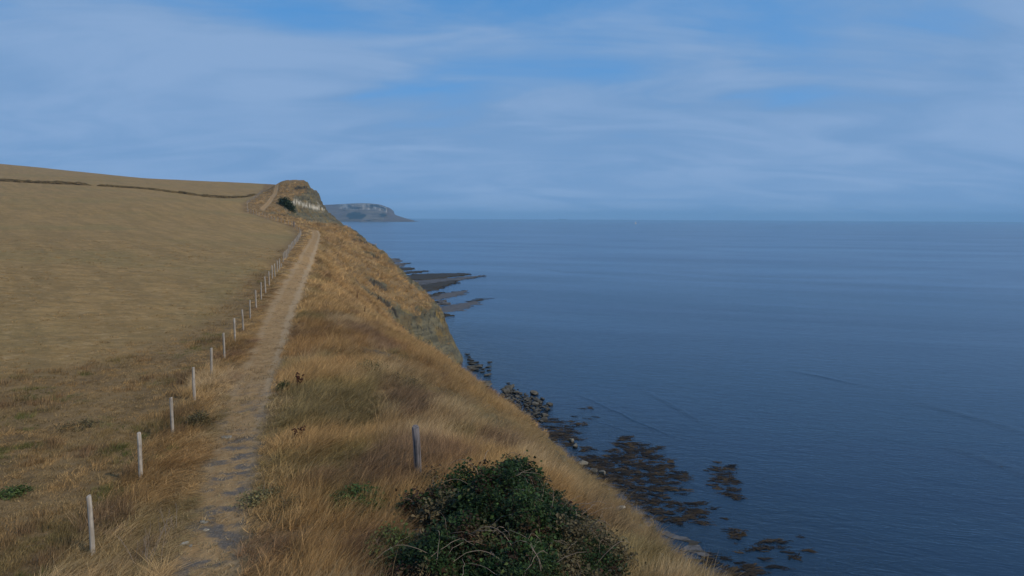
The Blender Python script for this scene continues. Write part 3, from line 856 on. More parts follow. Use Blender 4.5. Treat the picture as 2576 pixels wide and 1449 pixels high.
far_row(237.5, 330, 20, "tiny far fence post in the row climbing to the hedge", "fence posts climbing to the hedge")
cx_, cy_ = float(fence_x(189.5)), 189.5
o = add("corner_post", post_mesh("corner_post", 1.5, 0.13, old_m, 10, 3), None, (cx_, cy_, float(H(np.array([cx_]), np.array([cy_]))[0]) - 0.02))
tag(o, "dark thicker corner post at the bend of the far fence", "fence post")

# old strainer post in the grass by the brambles
g_ = at(1054, 1197, 18.4)
px_, py_ = g_[0], g_[1]
sp = bpy.data.objects.new("old_post", None); COL.objects.link(sp)
sp.location = (px_, py_, float(H(np.array([px_]), np.array([py_]))[0]) - 0.03)
sp.rotation_euler = (R(1), R(-3.2), 0.3)
tag(sp, "weathered grey leaning post in long grass behind the bramble bush", "post")
add("post_body", post_mesh("post_body", 1.42, 0.098, old_m, 18, 5, True), sp)
wire_m, t, out = new_mat("rusty_wire")
principled(t, out, (0.16, 0.12, 0.10), 0.6, 0.4)
def tube(name, pts, rad, mat, sides=5, taper=0.6):
    pts = [Vector(p) for p in pts]
    vs_, fs = [], []
    for i, p in enumerate(pts):
        d = (pts[min(i + 1, len(pts) - 1)] - pts[max(i - 1, 0)]).normalized()
        a = d.orthogonal().normalized(); b = d.cross(a)
        q = rad * (1 - (1 - taper) * i / (len(pts) - 1))
        for k in range(sides):
            an = 2 * math.pi * k / sides
            vs_.append(p + (a * math.cos(an) + b * math.sin(an)) * q)
    for i in range(len(pts) - 1):
        for k in range(sides):
            fs.append((i * sides + k, i * sides + (k + 1) % sides, (i + 1) * sides + (k + 1) % sides, (i + 1) * sides + k))
    me = bpy.data.meshes.new(name)
    me.from_pydata([tuple(v) for v in vs_], [], fs)
    me.materials.append(mat)
    for p in me.polygons: p.use_smooth = True
    return me
add("staple_wire", tube("staple_wire", [(-0.075, -0.075, 1.36), (-0.10, -0.10, 1.0), (-0.098, -0.10, 0.6), (-0.09, -0.11, 0.35)], 0.006, wire_m, 5, 1), sp)

# ------------------------------------------------------------------ bramble and other shrubs
def leaf_material(name):
    m, t, out = new_mat(name)
    c = t.attr('col', True).outputs['Vector']
    oi = t.n('ShaderNodeNewGeometry').outputs['Random Per Island']
    c2 = t.n('ShaderNodeHueSaturation', Color=c, Hue=t.m('ADD', 0.485, t.m('MULTIPLY', oi, 0.03)), Saturation=1.0, Value=t.n('ShaderNodeMapRange', i0=oi, i1=0.0, i2=1.0, i3=0.55, i4=1.5).outputs[0], Fac=1.0).outputs[0]
    p = t.n('ShaderNodeBsdfPrincipled', Base_Color=c2, Roughness=0.5)
    p.inputs['Specular IOR Level'].default_value = 0.12
    tl = t.n('ShaderNodeBsdfTranslucent', Color=c2)
    mx = t.n('ShaderNodeMixShader', i0=0.2, i1=p.outputs[0], i2=tl.outputs[0])
    t.t.links.new(mx.outputs[0], out.inputs[0])
    return m
leaf_m = leaf_material("bramble_leaf")
def sprig(name, n, L, spread, seed, mat=leaf_m):
    r = random.Random(seed)
    vs_, fs = [], []
    for k in range(n):
        c = Vector((r.gauss(0, spread), r.gauss(0, spread), r.gauss(0, spread * 0.6)))
        az = r.uniform(0, 6.28); el = r.gauss(0.25, 0.45)
        d = Vector((math.cos(az) * math.cos(el), math.sin(az) * math.cos(el), -math.sin(el) * 0.8))
        s_ = d.cross(Vector((0, 0, 1))).normalized()
        up = s_.cross(d).normalized()
        l = L * r.uniform(0.6, 1.25); wd = l * 0.36
        i0 = len(vs_)
        vs_ += [c, c + d * l * 0.45 + s_ * wd + up * l * 0.12, c + d * l - up * l * 0.10, c + d * l * 0.45 - s_ * wd + up * l * 0.12, c + d * l * 0.5]
        fs += [(i0, i0 + 1, i0 + 4), (i0 + 1, i0 + 2, i0 + 4), (i0 + 2, i0 + 3, i0 + 4), (i0 + 3, i0, i0 + 4)]
    me = bpy.data.meshes.new(name)
    me.from_pydata([tuple(v) for v in vs_], [], fs)
    me.materials.append(mat)
    return bpy.data.objects.new(name, me)
sprigs = [sprig("sprig_%d" % k, 9, 0.062, 0.075, 200 + k) for k in range(6)]
core_m, t, out = new_mat("bramble_litter")
principled(t, out, (0.035, 0.028, 0.018), 1.0, 0.0)
stem_m, t, out = new_mat("dry_cane")
principled(t, out, t.mix(t.noise(t.n('ShaderNodeTexCoord').outputs['Object'], 4.0, 3), (0.14, 0.095, 0.065), (0.33, 0.26, 0.19)), 0.8, 0.2)

def bush_h(x, y):
    d = bush_d(x, y) + (fbm(x / 1.1, y / 1.1, 151, 3) - .5) * 0.75
    dome = np.clip(1 - d, 0, 1) ** 0.55
    return dome * (0.84 + 1.6 * (fbm(x / 0.75, y / 0.75, 152, 3) - .5) + 0.30 * sstep(y, 13, 16.5) + 0.15)

bz = float(H(np.array([BUSH_C[0]]), np.array([BUSH_C[1]]))[0])
bush = bpy.data.objects.new("bramble_bush", None); COL.objects.link(bush)
bush.location = (BUSH_C[0], BUSH_C[1], bz)
tag(bush, "large dark green bramble bush tangled with dry canes in the foreground", "bush")
# inner mound of dead litter
gx_ = np.linspace(-BUSH_R[0] * 1.3, BUSH_R[0] * 1.3, 60); gy_ = np.linspace(-BUSH_R[1] * 1.3, BUSH_R[1] * 1.3, 70)
A, B = np.meshgrid(gx_, gy_)
AX, BY = A + BUSH_C[0], B + BUSH_C[1]
hb = bush_h(AX, BY)
add("litter_mound", np_mesh("litter_mound", np.stack([A, B, H(AX, BY) - bz + np.maximum(hb * 0.8 - 0.12, -0.3)], -1).reshape(-1, 3), grid_faces(*A.shape), True, None, core_m), bush)
def leaves_on(n, fx, fy, colf):
    x = rng.uniform(-1.3, 1.3, n) * BUSH_R[0] + BUSH_C[0]; y = rng.uniform(-1.3, 1.3, n) * BUSH_R[1] + BUSH_C[1]
    hb = bush_h(x, y)
    ok = hb > 0.06
    x, y, hb = x[ok], y[ok], hb[ok]
    z = H(x, y) + hb * (1 - 0.22 * rng.random(len(x)) ** 2) + rng.normal(0, 0.06, len(x))
    return x, y, z, hb
x, y, z, hb = leaves_on(17000, 0, 0, None)
n = len(x)
lc = lerp(np.tile(np.array((0.016, 0.031, 0.010)), (n, 1)), np.array((0.036, 0.062, 0.016)), sstep(fbm(x / .5, y / .5, 161, 3), 0.45, 0.7))
lc = lerp(lc, np.array((0.07, 0.105, 0.025)), (rng.random(n) < 0.06) * 0.8)
lc = lerp(lc, np.array((0.055, 0.018, 0.014)), (fbm(x / .35, y / .35, 162, 2) > 0.70) * 0.75)
lc = lerp(lc, np.array((0.13, 0.095, 0.05)), sstep(fbm(x / .9, y / .9, 163, 3) + 0.12 * (x > 1.0), 0.60, 0.72) * 0.8)
lc *= rng.uniform(0.55, 1.15, n)[:, None]
fo = instancer("foliage", np.stack([x - BUSH_C[0], y - BUSH_C[1], z - bz], -1), np.stack([rng.normal(0, .4, n), rng.normal(0, .4, n), rng.uniform(0, 6.28, n)], -1),
               np.repeat((0.55 + 1.1 * rng.random(n) ** 2)[:, None] * (0.75 + 0.7 * fbm(x / .6, y / .6, 164, 2))[:, None], 3, 1), rng.integers(0, 6, n), lc, sprigs, bush)
tag(fo, kind='stuff')
rr = random.Random(31)
for k in range(110):
    while True:
        a = Vector((rr.uniform(-1, 1) * BUSH_R[0], rr.uniform(-1, 1) * BUSH_R[1], 0))
        h0 = float(bush_h(np.array([a.x + BUSH_C[0]]), np.array([a.y + BUSH_C[1]]))[0])
        if h0 > 0.2: break
    if rr.random() < 0.4: a.x = abs(a.x) * 0.9 + 0.1; h0 = float(bush_h(np.array([a.x + BUSH_C[0]]), np.array([a.y + BUSH_C[1]]))[0])
    g0 = float(H(np.array([a.x + BUSH_C[0]]), np.array([a.y + BUSH_C[1]]))[0]) - bz
    az = rr.uniform(0, 6.28); L = rr.uniform(0.35, 1.1); up = rr.uniform(0.05, 0.5)
    pts = []
    for i in range(9):
        q = i / 8
        pts.append((a.x + math.cos(az + 0.5 * q) * L * q + rr.gauss(0, .012), a.y + math.sin(az + 0.5 * q) * L * q + rr.gauss(0, .012), g0 + h0 * 0.85 + up * math.sin(q * 2.6) * 0.8 + 0.12 * q))
    add("dry_cane", tube("dry_cane", pts, rr.uniform(0.003, 0.0075), stem_m, 4, 0.5), bush)

def small_shrub(name, loc, rad, hgt, n, cols, label, cat, leaf=1.0, twigs=8, twig_len=0.4, parent_group=None):
    e = bpy.data.objects.new(name, None); COL.objects.link(e)
    e.location = loc
    tag(e, label, cat, parent_group)
    a = rng.uniform(0, 6.28, n); q = np.sqrt(rng.random(n)); th = rng.random(n)
    rr_ = rad * q * (0.75 + 0.5 * fbm(np.cos(a) * 1.3 + loc[0], np.sin(a) * 1.3 + loc[1], 171, 2))
    zz = hgt * np.sqrt(np.clip(1 - q * q, 0, 1)) * (0.45 + 0.55 * th) * (0.7 + 0.6 * fbm(a * 1.2, q * 3, 172, 2))
    ix = np.clip(cols, 0, None)
    pick = rng.random(n)
    c = lerp(np.tile(np.array(cols[0]), (n, 1)), np.array(cols[1]), pick) * rng.uniform(0.7, 1.3, n)[:, None]
    xx, yy = rr_ * np.cos(a), rr_ * np.sin(a)
    gz = H(xx + loc[0], yy + loc[1]) - loc[2]
    f_ = instancer("foliage", np.stack([xx, yy, gz + zz], -1), np.stack([rng.normal(0, .5, n), rng.normal(0, .5, n), rng.uniform(0, 6.28, n)], -1),
                   np.repeat(leaf * rng.uniform(0.75, 1.3, n)[:, None], 3, 1), rng.integers(0, 6, n), c, sprigs, e)
    tag(f_, kind='stuff')
    r2 = random.Random(int(abs(loc[0] * 100)))
    for k in range(twigs):
        az = r2.uniform(0, 6.28); L = twig_len * r2.uniform(0.6, 1.3)
        pts = [(0.3 * rad * math.cos(az) * r2.random() + math.cos(az) * L * 0.6 * i / 5 + r2.gauss(0, .01), 0.3 * rad * math.sin(az) * r2.random() + math.sin(az) * L * 0.6 * i / 5, (L * (i / 5) ** 0.8) + 0.0) for i in range(6)]
        add("stem", tube("stem", pts, 0.006 * max(1, leaf * 0.7), stem_m, 4, 0.4), e)
    return e
DG = ((0.028, 0.055, 0.016), (0.06, 0.095, 0.025)); MG = ((0.04, 0.06, 0.018), (0.08, 0.10, 0.028)); BR = ((0.075, 0.06, 0.03), (0.13, 0.10, 0.045)); OG = ((0.10, 0.095, 0.038), (0.17, 0.135, 0.06))
small_shrub("bramble_patch", ground_at(905, 1275), 0.62, 0.42, 330, DG, "small green bramble patch in straw grass left of the big bramble", "bush", 1.0, 6)
small_shrub("bramble_patch", ground_at(985, 1400), 0.55, 0.40, 260, MG, "low leafy bramble shoots at the lower left edge of the big bramble", "bush", 1.0, 5)
small_shrub("scrubby_weed", ground_at(500, 1075), 0.42, 0.55, 240, BR, "dark brown scrubby weed between the third post and the track", "weed", 0.8, 10, 0.5)
small_shrub("green_weed", ground_at(32, 1245), 0.34, 0.14, 90, MG, "low green leafy weed at the left edge of the turf", "weed", 0.9, 0)
small_shrub("green_weed", ground_at(715, 980), 0.26, 0.34, 80, ((0.04, 0.05, 0.018), (0.09, 0.09, 0.03)), "dark green nettle clump on the right edge of the track", "weed", 0.8, 4, 0.4)
small_shrub("green_weed", ground_at(205, 1075), 0.6, 0.14, 70, BR, "wide low brown weed clump in the turf left of the posts", "weed", 0.9, 0)
small_shrub("green_weed", ground_at(660, 1262), 0.55, 0.24, 110, OG, "bushy olive tussock on the right edge of the near track", "weed", 0.9, 6, 0.4)
small_shrub("green_weed", ground_at(940, 935), 0.9, 0.45, 170, OG, "dark olive scrub in the hollow of the long grass slope", "weed", 1.2, 6, 0.6)
small_shrub("green_weed", ground_at(1028, 985), 0.9, 0.4, 150, BR, "brown scrub clump on the shoulder of the grass slope", "weed", 1.2, 6, 0.6)
small_shrub("green_weed", ground_at(735, 1345 - 60), 0.35, 0.2, 130, BR, "flat dark tuft in the grass right of the near track", "weed", 0.9, 3, 0.3)
small_shrub("gorse_bush", ground_at(722, 523, 200), 2.6, 3.6, 600, ((0.022, 0.034, 0.014), (0.045, 0.060, 0.022)), "dark round gorse bush on the far headland below the pale band", "bush", 7.0, 0)
dock_m, t, out = new_mat("dock_seed")
principled(t, out, (0.065, 0.026, 0.016), 0.9, 0.1)
def dock(u, v, h, label, dmin=6):
    p = ground_at(u, v, dmin)
    e = bpy.data.objects.new("dock_plant", None); COL.objects.link(e); e.location = p
    tag(e, label, "plant", "dock plants in the dry grass")
    r2 = random.Random(int(u))
    for k in range(3):
        lx, ly = r2.gauss(0, .10), r2.gauss(0, .10)
        hh = h * r2.uniform(0.75, 1.1)
        add("stem", tube("stem", [(0, 0, 0), (lx * .5, ly * .5, hh * .5), (lx, ly, hh)], 0.008, dock_m, 4, 0.6), e)
        bm = bmesh.new()
        for q in range(26):
            f_ = r2.uniform(0.4, 1.0)
            c = Vector((lx * f_ + r2.gauss(0, .03), ly * f_ + r2.gauss(0, .03), hh * f_))
            bmesh.ops.create_icosphere(bm, subdivisions=1, radius=r2.uniform(.015, .032), matrix=__import__('mathutils').Matrix.Translation(c))
        me = bpy.data.meshes.new("seed_head"); bm.to_mesh(me); bm.free(); me.materials.append(dock_m)
        add("seed_head", me, e)
dock(750, 978, 0.75, "dark rusty dock stalk standing right of the track beyond the nettles")
dock(748, 1118, 0.62, "dark rusty dock stalk in the grass near the strainer post side of the track")
dock(918, 800, 1.2, "dark red dock stalk below the slumped scarp")
dock(900, 760, 1.2, "dark red dock stalk at the left end of the slumped scarp")

# dead twiggy weeds at lower left
def dead_weed(u, v, h, n, label):
    p = ground_at(u, v)
    e = bpy.data.objects.new("dead_weed", None); COL.objects.link(e); e.location = p
    tag(e, label, "weed", "dry twiggy weeds")
    r2 = random.Random(int(u + v))
    for k in range(n):
        az = r2.uniform(0, 6.28); L = h * r2.uniform(0.6, 1.1); o_ = r2.uniform(0.2, 0.7)
        bx, by = r2.gauss(0, .1), r2.gauss(0, .1)
        pts = [(bx + math.cos(az) * L * o_ * q + r2.gauss(0, .008), by + math.sin(az) * L * o_ * q + r2.gauss(0, .008), L * q) for q in (0, .2, .4, .6, .8, 1)]
        s1 = add("twig", tube("twig", pts, 0.006, stem_m, 4, 0.4), e)
        for j in range(3):
            b0 = Vector(pts[2 + j]); a2 = az + r2.uniform(-1.2, 1.2); l2 = L * r2.uniform(.2, .4)
            add("side_twig", tube("side_twig", [b0, b0 + Vector((math.cos(a2) * l2 * .5, math.sin(a2) * l2 * .5, l2 * .7))], 0.004, stem_m, 4, 0.4), s1)
dead_weed(370, 1420, 0.75, 9, "pale dry twiggy weed at the bottom left of the track")
dead_weed(420, 1345, 0.6, 7, "pale dry twigs on the left verge of the near track")

# ------------------------------------------------------------------ rocks
def rock_material(name, a, b, dark):
    m, t, out = new_mat(name)
    pos = t.n('ShaderNodeTexCoord').outputs['Object']
    oi = t.n('ShaderNodeObjectInfo').outputs['Random']
    g = t.noise(t.vmul(pos, (1.2, 1.2, 3)), 2.5, 5, 0.65)
    c = t.mix(t.ramp(g, 0.35, 0.65), a, b)
    wz = t.n('ShaderNodeSeparateXYZ', Vector=t.n('ShaderNodeNewGeometry').outputs['Position']).outputs[2]
    c = t.mix(t.m('SUBTRACT', 1.0, t.ramp(wz, 0.12, 0.35)), c, dark)      # weed-covered below the tide line
    c = t.n('ShaderNodeHueSaturation', Color=c, Hue=0.5, Saturation=1.0, Value=t.m('ADD', t.m('MULTIPLY', oi, 0.6), 0.7), Fac=1.0).outputs[0]
    principled(t, out, c, 0.85, 0.25, t.bump(g, 0.6, 0.05))
    return m
boulder_m = rock_material("boulder_rock", (0.048, 0.044, 0.034), (0.10, 0.090, 0.070), (0.03, 0.027, 0.02))
pale_m = rock_material("pale_boulder_rock", (0.12, 0.108, 0.082), (0.20, 0.18, 0.14), (0.05, 0.045, 0.035))
white_m = rock_material("white_stone", (0.22, 0.195, 0.15), (0.36, 0.325, 0.26), (0.25, 0.22, 0.18))
def boulder_mesh(seed, mat, flat=0.6):
    r2 = random.Random(seed)
    bm = bmesh.new()
    for k in range(16):
        v = Vector((r2.uniform(-1, 1), r2.uniform(-1, 1), r2.uniform(-1, 1)))
        m = max(abs(v.x), abs(v.y), abs(v.z)); v = v / m * r2.uniform(0.85, 1.0)
        bm.verts.new((v.x * 0.5, v.y * 0.36, v.z * 0.5 * flat))
    res = bmesh.ops.convex_hull(bm, input=bm.verts)
    bmesh.ops.delete(bm, geom=[g for g in res['geom_interior'] if isinstance(g, bmesh.types.BMVert)], context='VERTS')
    bmesh.ops.bevel(bm, geom=list(bm.edges), offset=0.03, segments=1, affect='EDGES')
    me = bpy.data.meshes.new("boulder"); bm.to_mesh(me); bm.free(); me.materials.append(mat)
    return me
bmesh_b = [boulder_mesh(k, boulder_m) for k in range(8)]
bmesh_p = [boulder_mesh(k + 30, pale_m) for k in range(4)]
bmesh_w = [boulder_mesh(k + 50, white_m, 0.5) for k in range(4)]
def in_poly(x, y, poly):
    ins = np.zeros(len(x), bool)
    j = len(poly) - 1
    for i in range(len(poly)):
        xi, yi = poly[i]; xj, yj = poly[j]
        c = ((yi > y) != (yj > y)) & (x < (xj - xi) * (y - yi) / (yj - yi + 1e-12) + xi)
        ins ^= c; j = i
    return ins
def cB(cx, cy): return ((1850 + cx / 4.262) / 1.5528, (1400 + cy / 4.262) / 1.5528)
def c3(cx, cy): return ((2000 + cx / 1.932) / 1.5528, (1500 + cy / 1.932) / 1.5528)
def c6(cx, cy): return ((1200 + cx / 3.22) / 1.5528, (850 + cy / 3.22) / 1.5528)
pile = [on_sea(*cB(*q)) for q in [(515, 520), (640, 500), (760, 570), (1000, 640), (1235, 815), (1235, 975), (1150, 1090), (850, 1000), (600, 780), (450, 620)]]
pa = np.array(pile)
pts = []
tries = 0
while tries < 9000 and len(pts) < 150:
    tries += 1
    x = random.uniform(pa[:, 0].min(), pa[:, 0].max()); y = random.uniform(pa[:, 1].min(), pa[:, 1].max())
    if not in_poly(np.array([x]), np.array([y]), pile)[0]: continue
    sz = random.choice([0.4, 0.5, 0.6, 0.7, 0.8, 0.95, 1.2])
    if all((x - a) ** 2 + (y - b) ** 2 > (0.40 * (sz + c)) ** 2 for a, b, c in pts): pts.append((x, y, sz))
for i, (x, y, sz) in enumerate(pts):
    o = add("boulder", bmesh_b[i % 8], None, (x, y, 0.05 + 0.1 * sz + random.uniform(-.05, .12)), (random.gauss(0, .2), random.gauss(0, .2), random.uniform(0, 6.28)), (sz * 1.1, sz * random.uniform(.8, 1.3), sz * random.uniform(.55, .9)))
    tag(o, "angular grey boulder in the pile on the shore", "boulder", "boulders piled on the shore")
for i, (q, sz, lab) in enumerate([((660, 487), 1.2, "lone block standing just beyond the top of the boulder pile"), ((595, 532), 1.7, "long flat boulder at the top end of the pile"), ((553, 582), 1.5, "pale-topped boulder at the upper left corner of the pile"),
                                  ((1012, 606), 1.5, "lone dark boulder in the water out beyond the pile"), ((1152, 692), 0.8, "small pale rock awash between two lone boulders"), ((1272, 787), 1.15, "square lone boulder in the water right of the pile"), ((1075, 745), 1.7, "long slab at the seaward edge of the pile")]):
    x, y = on_sea(*cB(*q))
    o = add("boulder", bmesh_b[(i * 3) % 8], None, (x, y, 0.16 * sz), (random.gauss(0, .15), random.gauss(0, .15), random.uniform(0, 6.28)), (sz, sz, sz * 1.1))
    tag(o, lab, "boulder", "lone boulders by the pile")
for i, (cx, cy, sz) in enumerate([(250, 290, 1.7), (85, 150, 1.6), (100, 120, 1.3), (40, 70, 1.2), (275, 70, .9), (250, 152, 1.1), (165, 185, .9), (255, 205, .9), (150, 237, 1.1), (18, 130, .9), (30, 165, .8), (-30, 40, 1.2), (-60, 20, 1.0), (-20, 100, 1.4), (-50, 75, 1.2), (-75, -20, .9), (-100, -60, 1.2), (-10, 180, 1.6), (20, 200, 1.5), (-25, 150, 1.8), (190, 420, 2.0), (205, 470, 2.4), (585, 415, .6), (600, 440, .5), (745, 518, .4), (735, 590, 1.0)]):
    x, y = on_sea(*cB(cx, cy))
    o = add("boulder", bmesh_b[(i * 5) % 8], None, (x, y, 0.10 * sz), (random.gauss(0, .12), random.gauss(0, .12), random.uniform(-.5, .5)), (sz * 1.2, sz * 0.9, sz * 0.45))
    tag(o, "small dark rock breaking the water below the shale cliff", "rock", "rocks awash below the cliff")
for q, sz, lab in [((452, 438), 0.95, "pale boulder at the water's edge above the seaweed, upper of two"), ((482, 476), 0.95, "pale grey boulder at the water's edge above the seaweed, lower of two"), ((535, 612), 1.3, "large ochre slab at the foot of the slope by the seaweed"), ((622, 668), 1.1, "small pale rock at the seaweed's edge left of a square one"), ((684, 684), 0.95, "small square rock standing in the seaweed")]:
    x, y = on_sea(*c3(*q))
    o = add("boulder", bmesh_p[int(q[0]) % 4], None, (x, y, 0.2 * sz), (0.1, -0.1, random.uniform(0, 6)), (sz, sz, sz))
    tag(o, lab, "boulder", "pale boulders below the slope")
for i, (cx, cy, sz) in enumerate([(820, 948, .28), (838, 958, .2), (905, 997, .3), (1272, 1192, .2), (1330, 1290, .22), (1110, 1312, .34), (1130, 1325, .22), (1190, 1272, .28), (1215, 1290, .2), (1395, 1385, .2), (1462, 1352, .26), (1492, 1420, .3), (1312, 1412, .24), (1350, 1440, .28), (1410, 1430, .2), (1520, 1440, .22), (730, 820, .15)]):
    p = ground_at(*c3(cx, cy))
    o = add("stone", bmesh_w[i % 4], None, (p[0], p[1], p[2] + 0.05), (random.gauss(0, .3), random.gauss(0, .3), random.uniform(0, 6)), (sz, sz, sz))
    tag(o, "small whitish stone lying on the dry slope at lower right", "stone", "white stones on the slope")
for i, (cx, cy, sz) in enumerate([(1712, 408, .32), (1400, 1212, .22), (1532, 1048, .16), (1560, 1112, .14), (1555, 1050, .14), (1440, 1225, .12)]):
    p = ground_at(cx / 1.932 / 1.5528, (1500 + cy / 1.932) / 1.5528)
    o = add("stone", bmesh_w[i % 4], None, (p[0], p[1], p[2] + 0.01), (0, 0, i), (sz, sz, sz * .6))
    tag(o, "small pale flat stone embedded in the near track", "stone", "stones in the track")

# flat rock ledges running out to sea
ledge_m, t, out = new_mat("ledge_rock")
pos = t.n('ShaderNodeNewGeometry').outputs['Position']
g = t.noise(t.vmul(pos, (0.12, 0.5, 1)), 1.0, 6, 0.7, 0.5)
g2 = t.noise(pos, 1.2, 4, 0.65)
wd = t.attr('weed').outputs['Fac']
c = t.mix(t.ramp(g2, 0.35, 0.65), (0.055, 0.052, 0.050), (0.115, 0.108, 0.104))
c = t.mix(t.ramp(t.m('ADD', wd, t.m('MULTIPLY', t.m('SUBTRACT', g, 0.5), 1.6)), 0.42, 0.58), c, t.mix(g2, (0.022, 0.016, 0.009), (0.05, 0.038, 0.018)))
principled(t, out, c, 0.7, 0.2, t.bump(t.m('ADD', g2, g), 0.8, 0.15))
def ledge(poly, hgt, weed, label, seed, sea_pts=True):
    p = [np.array(on_sea(*q)) for q in poly]
    bpts = []
    r2 = np.random.default_rng(seed)
    for i in range(len(p)):
        a, b = p[i], p[(i + 1) % len(p)]
        L = np.linalg.norm(b - a); n = max(3, int(L / 0.4))
        nr = np.array([-(b - a)[1], (b - a)[0]]) / max(L, 1e-6)
        for k in range(n):
            q = a + (b - a) * k / n
            j = (float(fbm(np.array(q[0] / 2.2), np.array(q[1] / 2.2), seed, 3)) - .5) * min(3.0, L * 0.4)
            q = q + nr * j
            q[0] += (float(fbm(np.array(q[1] / 1.1), np.array(0.3), seed + 7, 4, .65)) - .5) * max(3.5, 9.0 * min(1, q[1] / 250))
            q = q + (np.array([float(fbm(np.array(q[0] / .9), np.array(q[1] / .9), seed + 9, 3)), float(fbm(np.array(q[0] / .9), np.array(q[1] / .9), seed + 11, 3))]) - .5) * 1.6
            bpts.append(q)
    bm = bmesh.new()
    cen = np.mean(bpts, 0)
    topv_ = [bm.verts.new((q[0] - cen[0], q[1] - cen[1], hgt * (0.7 + 0.6 * r2.random()))) for q in bpts]
    f_ = bm.faces.new(topv_)
    if f_.normal.z < 0: f_.normal_flip()
    ex = bmesh.ops.extrude_face_region(bm, geom=[f_])
    low = [g_ for g_ in ex['geom'] if isinstance(g_, bmesh.types.BMVert)]
    for v in low: v.co.z = -0.8; v.co.x *= 1.03; v.co.y *= 1.03
    bmesh.ops.triangulate(bm, faces=[f for f in bm.faces if len(f.verts) > 4])
    bmesh.ops.recalc_face_normals(bm, faces=bm.faces)
    me = bpy.data.meshes.new("rock_ledge"); bm.to_mesh(me); bm.free()
    me.materials.append(ledge_m)
    a = me.attributes.new('weed', 'FLOAT', 'POINT'); a.data.foreach_set('value', np.full(len(me.vertices), weed, np.float32))
    o = add("rock_ledge", me, None, (cen[0], cen[1], 0))
    tag(o, label, "rock ledge", "flat rock ledges running out to sea")
LP = [([(960, 525), (1110, 515), (1165, 545), (1130, 565), (985, 572)], .25, .15, "pale grey rock ledge farthest up the coast"),
      ([(1000, 580), (1270, 573), (1200, 605), (1040, 640)], .2, .3, "grey rock ledge, second farthest, with a thin dark tip"),
      ([(1060, 660), (1190, 630), (1310, 630), (1332, 650), (1180, 667)], .2, 1, "small dark weedy ledge shaped like a fish"),
      ([(1150, 695), (1190, 688), (1480, 667), (1472, 679), (1280, 707)], .2, 1, "narrow dark weedy ledge above the largest one"),
      ([(1230, 735), (1400, 715), (1890, 705), (2060, 711), (1850, 745), (1500, 787), (1280, 778)], .3, .95, "largest dark weed-covered ledge tapering out to sea"),
      ([(1300, 800), (1700, 772), (2050, 745), (2260, 730), (2200, 738), (1960, 780), (1700, 832), (1400, 870)], .2, .4, "long grey ledge with the farthest reaching thin point"),
      ([(1400, 862), (1650, 822), (1880, 792), (1850, 822), (1620, 905), (1450, 950)], .25, .95, "broad dark weedy ledge below the long grey one"),
      ([(1460, 985), (1700, 940), (1650, 970), (1500, 1006)], .2, 1, "short dark weedy ledge near the cliff"),
      ([(1520, 1015), (1750, 950), (1980, 915), (1910, 985), (1600, 1032)], .08, .12, "pale bare ledge just awash"),
      ([(1590, 1088), (1700, 1050), (1722, 1086), (1620, 1098)], .45, .2, "small raised grey ledge close under the bluff"),
      ([(1650, 1135), (1900, 1080), (2150, 1050), (2160, 1070), (1950, 1160), (1750, 1196), (1670, 1192)], .05, .12, "nearest pale flat ledge just breaking the surface"),
      ([(2010, 1056), (2120, 1042), (2260, 1012), (2260, 1018), (2130, 1049), (2015, 1064)], .05, .9, "thin dark ledge edge trailing out from the pale flat ledge"),
      ([(1690, 1245), (1750, 1215), (1760, 1240), (1700, 1262)], .3, .6, "tiny dark ledge at the foot of the bluff")]
for i, (pl, h_, wd_, lab) in enumerate(LP):
    ledge([c6(*q) for q in pl], h_, wd_, lab, 300 + i)
for i, (pl, h_, wd_, lab) in enumerate([([(1180, 1110), (1300, 1120), (1500, 1270), (1480, 1300), (1400, 1290), (1290, 1230)], .03, .40, "smooth grey slab at the foot of the slope near lower right"),
      ([(1330, 1085), (1600, 1062), (1722, 1200), (1600, 1262), (1470, 1212), (1370, 1150)], -.02, .40, "wide grey slab awash between seaweed beds"),
      ([(1960, 1290), (2180, 1270), (2400, 1400), (2330, 1470), (1800, 1470), (1790, 1330)], -.02, .42, "broad grey slab awash at the bottom edge")]):
    ledge([c3(*q) for q in pl], h_, wd_, lab, 340 + i)

# ------------------------------------------------------------------ seaweed beds
weed_m, t, out = new_mat("seaweed_frond")
c = t.attr('col', True).outputs['Vector']
principled(t, out, c, 0.7, 0.15)
def frond_mesh(k):
    r2 = random.Random(400 + k)
    vs_, fs = [], []
    for b in range(9):
        L = r2.uniform(0.35, 0.95); wd = r2.uniform(.03, .07)
        x0, y0 = r2.gauss(0, .28), r2.gauss(0, .14); an = r2.gauss(0, .22)
        i0 = len(vs_)
        for q in range(6):
            f_ = q / 5
            x = x0 + L * (f_ - .5) * math.cos(an); y = y0 + L * (f_ - .5) * math.sin(an) + .05 * math.sin(f_ * 7 + b)
            z = 0.02 + 0.035 * math.sin(f_ * math.pi) + r2.uniform(-.01, .015)
            e = wd * (0.4 + math.sin(f_ * math.pi))
            vs_ += [(x, y - e, z), (x, y + e, z + r2.uniform(-.02, .02))]
        for q in range(5):
            fs.append((i0 + 2 * q, i0 + 2 * q + 2, i0 + 2 * q + 3, i0 + 2 * q + 1))
    me = bpy.data.meshes.new("frond"); me.from_pydata(vs_, [], fs); me.materials.append(weed_m)
    return bpy.data.objects.new("frond", me)
fronds = [frond_mesh(k) for k in range(5)]
